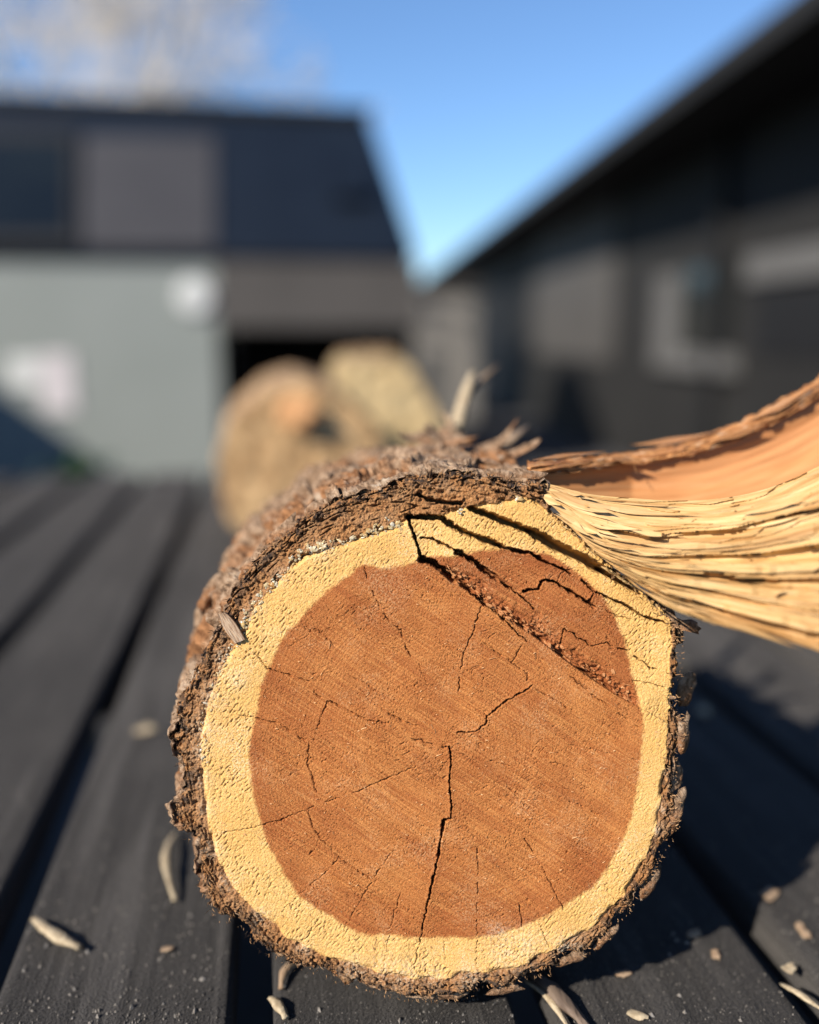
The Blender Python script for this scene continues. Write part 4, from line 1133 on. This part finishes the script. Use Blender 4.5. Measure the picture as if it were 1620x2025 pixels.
# loose bark shreds on that strip
for k, (xa, xb, ta, tb_, l0, l1, w_) in enumerate([(1245, 1425, -0.55, 0.10, 0.004, 0.002, 8), (1050, 1200, -0.10, -0.22, 0.001, 0.003, 5), (1210, 1275, 0.3, 1.1, 0.006, 0.006, 10), (1252, 1262, 0.8, 1.9, 0.006, 0.004, 5), (1400, 1520, 0.5, 0.9, 0.004, 0.003, 9), (1080, 1180, 0.5, 0.5, 0.003, 0.004, 4), (1480, 1620, 0.2, 0.3, 0.003, 0.003, 9)]):
    ribbon('bark_shred', xa, xb, ta, tb_, l0, l1, w_, M_INBARK, slab, 0.004, 400 + k, 18, barkstrip, 3.0, 40.0)

# pale torn sliver standing at the back of the log
def stick(name, pts, rads, mat, parent=None, sides=7, origin=None, flat=0.6):
    V, Fc = [], []; pts = [np.asarray(p, float) for p in pts]; n = len(pts)
    for k, p in enumerate(pts):
        ax = pts[min(k + 1, n - 1)] - pts[max(k - 1, 0)]; ax /= np.linalg.norm(ax)
        a = np.cross(ax, (0.12, 0.31, 0.94)); a /= np.linalg.norm(a); b = np.cross(a, ax)
        for s in range(sides):
            th = 2 * math.pi * s / sides; rr = rads[k] * (1 + 0.18 * math.sin(3 * s + k * 1.7))
            V.append(p + rr * (math.cos(th) * a + flat * math.sin(th) * b))
    for k in range(n - 1):
        for s in range(sides):
            Fc.append((k * sides + s, k * sides + (s + 1) % sides, (k + 1) * sides + (s + 1) % sides, (k + 1) * sides + s))
    Fc += [tuple(range(sides))[::-1], tuple((n - 1) * sides + s for s in range(sides))]
    return np_mesh(name, V, Fc, mat, parent, origin=origin)
zt_ = ZC0 + 0.17
stick('torn_sliver', [at_depth(900.0, 850.0, zt_), at_depth(908.0, 815.0, zt_ + .01), at_depth(925.0, 765.0, zt_ + .02), at_depth(936.0, 735.0, zt_ + .03)], [0.006, 0.0055, 0.0045, 0.002], M_CHIP, log)
stick('torn_sliver', [at_depth(912.0, 800.0, zt_ + .012), at_depth(940.0, 760.0, zt_ + .03), at_depth(985.0, 722.0, zt_ + .05)], [0.004, 0.003, 0.0012], M_CHIPB, log)
stick('torn_sliver', [at_depth(905.0, 862.0, zt_ - .02), at_depth(890.0, 835.0, zt_ - .015), at_depth(878.0, 815.0, zt_ - .01)], [0.004, 0.003, 0.001], M_CHIPB, log)
stick('torn_sliver', [at_depth(985.0, 890.0, ZC0 + .12), at_depth(1012.0, 868.0, ZC0 + .13), at_depth(1045.0, 842.0, ZC0 + .15)], [0.005, 0.004, 0.001], M_CHIPB, log)

# ------------------------------------------------------------------ logs behind
def round_log(name, cpx, cpy, zc, rad, length, label, matf, matb, seed, prof=None, tilt=0.0):
    c = at_depth(float(cpx), float(cpy), zc)
    r = np.random.default_rng(seed)
    n = 120
    th = np.linspace(0, 2 * np.pi, n, endpoint=False)
    if prof is None:
        rr = rad * (1 + 0.035 * np.sin(2 * th + 1) + 0.03 * np.sin(3 * th + seed) + 0.012 * np.sin(7 * th))
        px_, pz_ = rr * np.cos(th), rr * np.sin(th)
    else:
        q = interp_closed(prof, n, 1); px_, pz_ = q[:, 0] * rad, q[:, 1] * rad
    bottom = pz_.min()
    c[2] = -bottom + 0.0005
    root = empty(name, (c[0], c[1] + length / 2, 0), label, 'log')
    rows = 40; tt2 = np.linspace(0, 1, rows)
    TH, T2 = np.meshgrid(th, tt2, indexing='ij')
    dsp = 1 + 0.10 * ridge(TH * 7 + seed, T2 * 4, 3, seed % 40) * sstep(0, 0.04, T2) * sstep(0, .2, np.minimum(TH, 2 * np.pi - TH)) - 0.02
    X = c[0] + px_[:, None] * dsp + tilt * T2 * length; Yv = c[1] + T2 * length; Zv = np.maximum(c[2] + pz_[:, None] * dsp, 0.0005)
    np_mesh('bark', np.stack([X, Yv, Zv], -1).reshape(-1, 3), grid_faces(n, rows, True), matb, root)
    nr = 24; RR = np.linspace(0, 1, nr); TH3, R3 = np.meshgrid(th, RR, indexing='ij')
    X = c[0] + px_[:, None] * R3 * 0.985; Zv = np.maximum(c[2] + pz_[:, None] * R3 * 0.985, 0.001); Yv = c[1] - 0.003 + 0.007 * fbm(X / 0.035, Zv / 0.035, 3, seed % 30) - 0.004 * (1 - R3)
    f_ = np_mesh('cut_face', np.stack([X, Yv, Zv], -1).reshape(-1, 3), grid_faces(n, nr, True), matf, root)
    return root
M_ORANGE = simple_mat('orange_heart', (0.50, 0.24, 0.10), (0.64, 0.36, 0.17), 40, 0.85)
rl = round_log('log', 604, 912, 1.40, 0.140, 0.42, 'blurred tan log round lying behind the sawn log, at its left', M_TANFACE, M_TANBARK, 5,
               prof=[(-.93, -.62), (-1.0, .1), (-.84, .58), (-.4, .9), (-0.02, 1.0), (.42, .86), (.86, .42), (.97, -.3), (.6, -.92), (0, -1.0), (-.55, -.95)])
ch = at_depth(590.0, 815.0, 1.36)
blob_plate('heart_patch', ch, (RIGHT, UP, -FWD), 0.07, 0.05, 0.02, M_ORANGE, rl, 77)
round_log('log', 752, 860, 1.95, 0.150, 0.45, 'pale split log with flat top and slanted right side, farthest back', M_PALEFACE, M_TANBARK, 9,
          prof=[(-0.72, 1.0), (0.25, 1.02), (0.48, 0.86), (0.95, 0.05), (1.0, -0.6), (0.6, -1.0), (-0.5, -1.0), (-0.8, -0.6), (-0.78, 0.3)], tilt=0.1)

# ------------------------------------------------------------------ chips and twigs on the deck
def deck_chip(name, px, py, L, W, T, rot, mat, label, cat='wood chip', curl=0.15, group='chips lying on the deck', seed=0):
    L, W, T = L * 0.72, W * 0.66, T * 0.7
    p = at_z(float(px), float(py)); a = np.array([math.cos(R(rot)), math.sin(R(rot)), 0]); b = np.array([-a[1], a[0], 0])
    o = blob_plate(name, np.array([p[0], p[1], T / 2 + 0.0006]), (a, b, (0, 0, 1)), L, W, T, mat, None, 500 + seed, curl=curl, jag=0.3)
    zs = [v.co.z for v in o.data.vertices]; o.location.z = -min(zs) + 0.0002
    return tag(o, label, cat, group)
def sliver(name, pxs, r, mat, label, cat, group=None, arch=0.004):
    pts = [at_z(float(x), float(y)) for x, y in pxs]; n = len(pts)
    pts = [p + np.array([0, 0, r * 0.75 + arch * math.sin(math.pi * k / (n - 1))]) for k, p in enumerate(pts)]
    rad = [r * (0.35 + 0.65 * math.sin(math.pi * min(max(k / (n - 1), 0.12), 0.88))) for k in range(n)]
    o = stick(name, pts, rad, mat, None, 7, origin=pts[n // 2] * np.array([1, 1, 0]))
    return tag(o, label, cat, group)
def spl(p, n=9):
    p = np.array(p, float); t = np.linspace(0, 1, len(p)); u = np.linspace(0, 1, n)
    # quadratic fit through points
    cx = np.polyfit(t, p[:, 0], min(2, len(p) - 1)); cy = np.polyfit(t, p[:, 1], min(2, len(p) - 1))
    return list(zip(np.polyval(cx, u), np.polyval(cy, u)))

sliver('wood_sliver', spl([(70, 1828), (110, 1862), (160, 1885)]), 0.0048, M_CHIP, 'fat pale sliver on the board nearest the lower left corner', 'sliver', 'pale slivers on the deck', 0.001)
deck_chip('wood_chip', 287, 1447, 0.026, 0.024, 0.004, 20, M_CHIP, 'roundish pale chip on the boards left of the log', seed=1)
sliver('wood_sliver', spl([(356, 1648), (330, 1715), (347, 1787)]), 0.0030, M_CHIP, 'thin pale curved sliver arching beside the log\'s left bark', 'sliver', 'pale slivers on the deck', 0.006)
sliver('wood_sliver', spl([(598, 1908), (566, 1930), (556, 1962)]), 0.0024, M_CHIPB, 'small tan curved sliver just below the log\'s lower left', 'sliver', 'pale slivers on the deck', 0.003)
sliver('wood_sliver', spl([(535, 1982), (550, 1998), (566, 2022)]), 0.0034, M_CHIP, 'short tan sliver at the bottom edge beside the dark gap', 'sliver', 'pale slivers on the deck', 0.001)
sliver('wood_sliver', spl([(1545, 1952), (1580, 1985), (1635, 2010)]), 0.0026, M_CHIP, 'long pale curved sliver in the lower right corner', 'sliver', 'pale slivers on the deck', 0.004)
sliver('splinter_twig', spl([(1048, 1936), (1100, 1985), (1160, 2045)]), 0.0052, M_TWIG, 'dark splinter sticking out below the log toward the bottom edge', 'splinter', None, 0.002)
sliver('splinter_twig', spl([(1040, 1946), (1085, 1990), (1130, 2050)]), 0.0024, M_CHIP, 'thin pale splinter beside the dark one below the log', 'splinter', None, 0.003)
deck_chip('wood_chip', 1522, 1774, 0.020, 0.014, 0.004, 30, M_CHIPB, 'pinkish tan chip at the edge of the log\'s shadow, right', seed=2)
deck_chip('wood_chip', 1415, 1892, 0.012, 0.008, 0.003, 70, M_CHIPB, 'small tan chip on the board right of the log\'s base', seed=3)
deck_chip('wood_chip', 1560, 1920, 0.012, 0.010, 0.003, 10, M_CHIP, 'small pale chip beside the gap above the lower right sliver', seed=4)
deck_chip('wood_chip', 1372, 1850, 0.016, 0.008, 0.003, 20, M_CHIPB, 'flat tan chip at the lower rim of the log\'s shadow', seed=5)
deck_chip('wood_chip', 1392, 1412, 0.024, 0.018, 0.006, 60, M_CHIP, 'dim chip in shade on the boards close to the log\'s right bark', seed=6)
deck_chip('wood_chip', 1588, 1845, 0.020, 0.010, 0.003, 80, M_CHIPB, 'tan chip near the right edge above the lower right sliver', seed=7)
deck_chip('wood_chip', 1260, 2012, 0.016, 0.009, 0.003, -40, M_CHIP, 'pale chip at the bottom edge right of the splinters', seed=8)
deck_chip('wood_chip', 1232, 1930, 0.014, 0.008, 0.003, 10, M_CHIPB, 'brownish chip below the log near its shadow\'s start', seed=9)
deck_chip('wood_chip', 330, 1880, 0.010, 0.007, 0.002, 15, M_CHIPB, 'tiny brown chip between lower left sliver and log', seed=10)

# flat chip stuck on the rim at the upper left
pc = at_depth(458.0, 1240.0, ZC0)
i, j = int((458 - gx[0]) / STEP), int((1240 - gy[0]) / STEP)
a = math.cos(R(-57)) * RIGHT + math.sin(R(-57)) * UP
b = np.cross(-FWD, a); oc = pc - FWD * (max(H[i, j], 0) + 5) * PX
V, Fc = [], []; nl = 9; nw = 7
for sd in (1, -1):
    for q in range(nl):
        for w_ in range(nw):
            uu = q / (nl - 1) * 2 - 1; vv = w_ / (nw - 1) * 2 - 1
            wid = 12.5 * (1 - 0.45 * max(0, -uu) ** 2 - 0.12 * max(0, uu))
            hh = (4.0 + 1.3 * math.sin(vv * 9 + uu) + 0.7 * math.sin(vv * 21)) * sd if sd > 0 else -3.5
            V.append(oc + a * (33 * uu + (2 * vv if abs(uu) == 1 else 0)) * PX + b * wid * vv * PX - FWD * hh * PX)
for q in range(nl - 1):
    for w_ in range(nw - 1):
        f0 = q * nw + w_
        Fc.append((f0, f0 + nw, f0 + nw + 1, f0 + 1)); g0 = f0 + nl * nw; Fc.append((g0, g0 + 1, g0 + nw + 1, g0 + nw))
ed = [q * nw for q in range(nl)] + [(nl - 1) * nw + w_ for w_ in range(1, nw)] + [q * nw + nw - 1 for q in range(nl - 2, -1, -1)] + [w_ for w_ in range(nw - 2, 0, -1)]
for q in range(len(ed)):
    e0_, e1_ = ed[q], ed[(q + 1) % len(ed)]; Fc.append((e0_, e0_ + nl * nw, e1_ + nl * nw, e1_))
fibv = [((w_ / (nw - 1)) * 9) for sd in (1, -1) for q in range(nl) for w_ in range(nw)]
M_STRIPE = mat_fibre('striped_chip', [(0.35, (0.22, 0.12, 0.07)), (0.5, (0.50, 0.34, 0.22)), (0.65, (0.66, 0.52, 0.37))])
o = np_mesh('wood_chip', V, Fc, M_STRIPE, None, smooth=False, attrs={'fib': fibv, 'along': [0.3 * q for sd in (1, -1) for q in range(nl) for w_ in range(nw)]}, origin=oc)
tag(o, 'striped flat chip stuck on the bark rim at the log\'s upper left', 'wood chip')

# weed by the wall
gp = at_depth(150.0, 915.0, 2.55)
pw = empty('weed', (gp[0], gp[1], GZ), 'small green weed at the far left end of the deck', 'plant')
V, Fc = [], []
for k in range(90):
    b = np.array([gp[0] + random.gauss(0, .035), gp[1] + random.gauss(0, .035), gp[2] - random.uniform(0.0, 0.08)])
    d_ = np.array([random.gauss(0, 1), random.gauss(0, 1), random.uniform(0.2, 1.2)]); d_ /= np.linalg.norm(d_); s_ = np.cross(d_, (0, 0, 1)); s_ /= np.linalg.norm(s_)
    L_ = random.uniform(.03, .07); n0 = len(V)
    V += [b, b + d_ * L_ * .5 + s_ * L_ * .25, b + d_ * L_, b + d_ * L_ * .5 - s_ * L_ * .25]; Fc.append((n0, n0 + 1, n0 + 2, n0 + 3))
np_mesh('leaves', V, Fc, M_GREEN, pw)
stick('stem', [(gp[0], gp[1], GZ), (gp[0] + .02, gp[1], -.6), (gp[0], gp[1], gp[2])], [0.01, 0.008, 0.004], M_GREEN, pw)

# grit and sawdust on the boards
V, Fc = [], []
for k in range(3600):
    px = random.uniform(-60, 1700); py = 2060 - 900 * random.random() ** 1.8
    p = at_z(px, py)
    off = (p[0] - XG + 100 * PITCH_B) % PITCH_B
    if off < GAP / 2 + 0.004 or off > PITCH_B - GAP / 2 - 0.004: continue
    s_ = random.uniform(0.00018, 0.00055) * (2.6 if random.random() < .03 else 1); th = random.uniform(0, 6.28); el = random.uniform(1, 2.2)
    a = np.array([math.cos(th), math.sin(th), 0]) * s_ * el; b = np.array([-math.sin(th), math.cos(th), 0]) * s_
    n0 = len(V); z0 = np.array([0, 0, -0.0008])
    p = p + np.array([0, 0, 0.0002])
    V += [p + a + z0, p + b + z0, p - a + z0, p - b + z0, p + np.array([0, 0, s_ * 1.3])]
    Fc += [(n0 + q, n0 + (q + 1) % 4, n0 + 4) for q in range(4)]
o = np_mesh('grit', V, Fc, M_SPECK, None, smooth=False)
tag(o, 'pale grit and sawdust scattered over the dark boards', 'sawdust', kind='stuff')
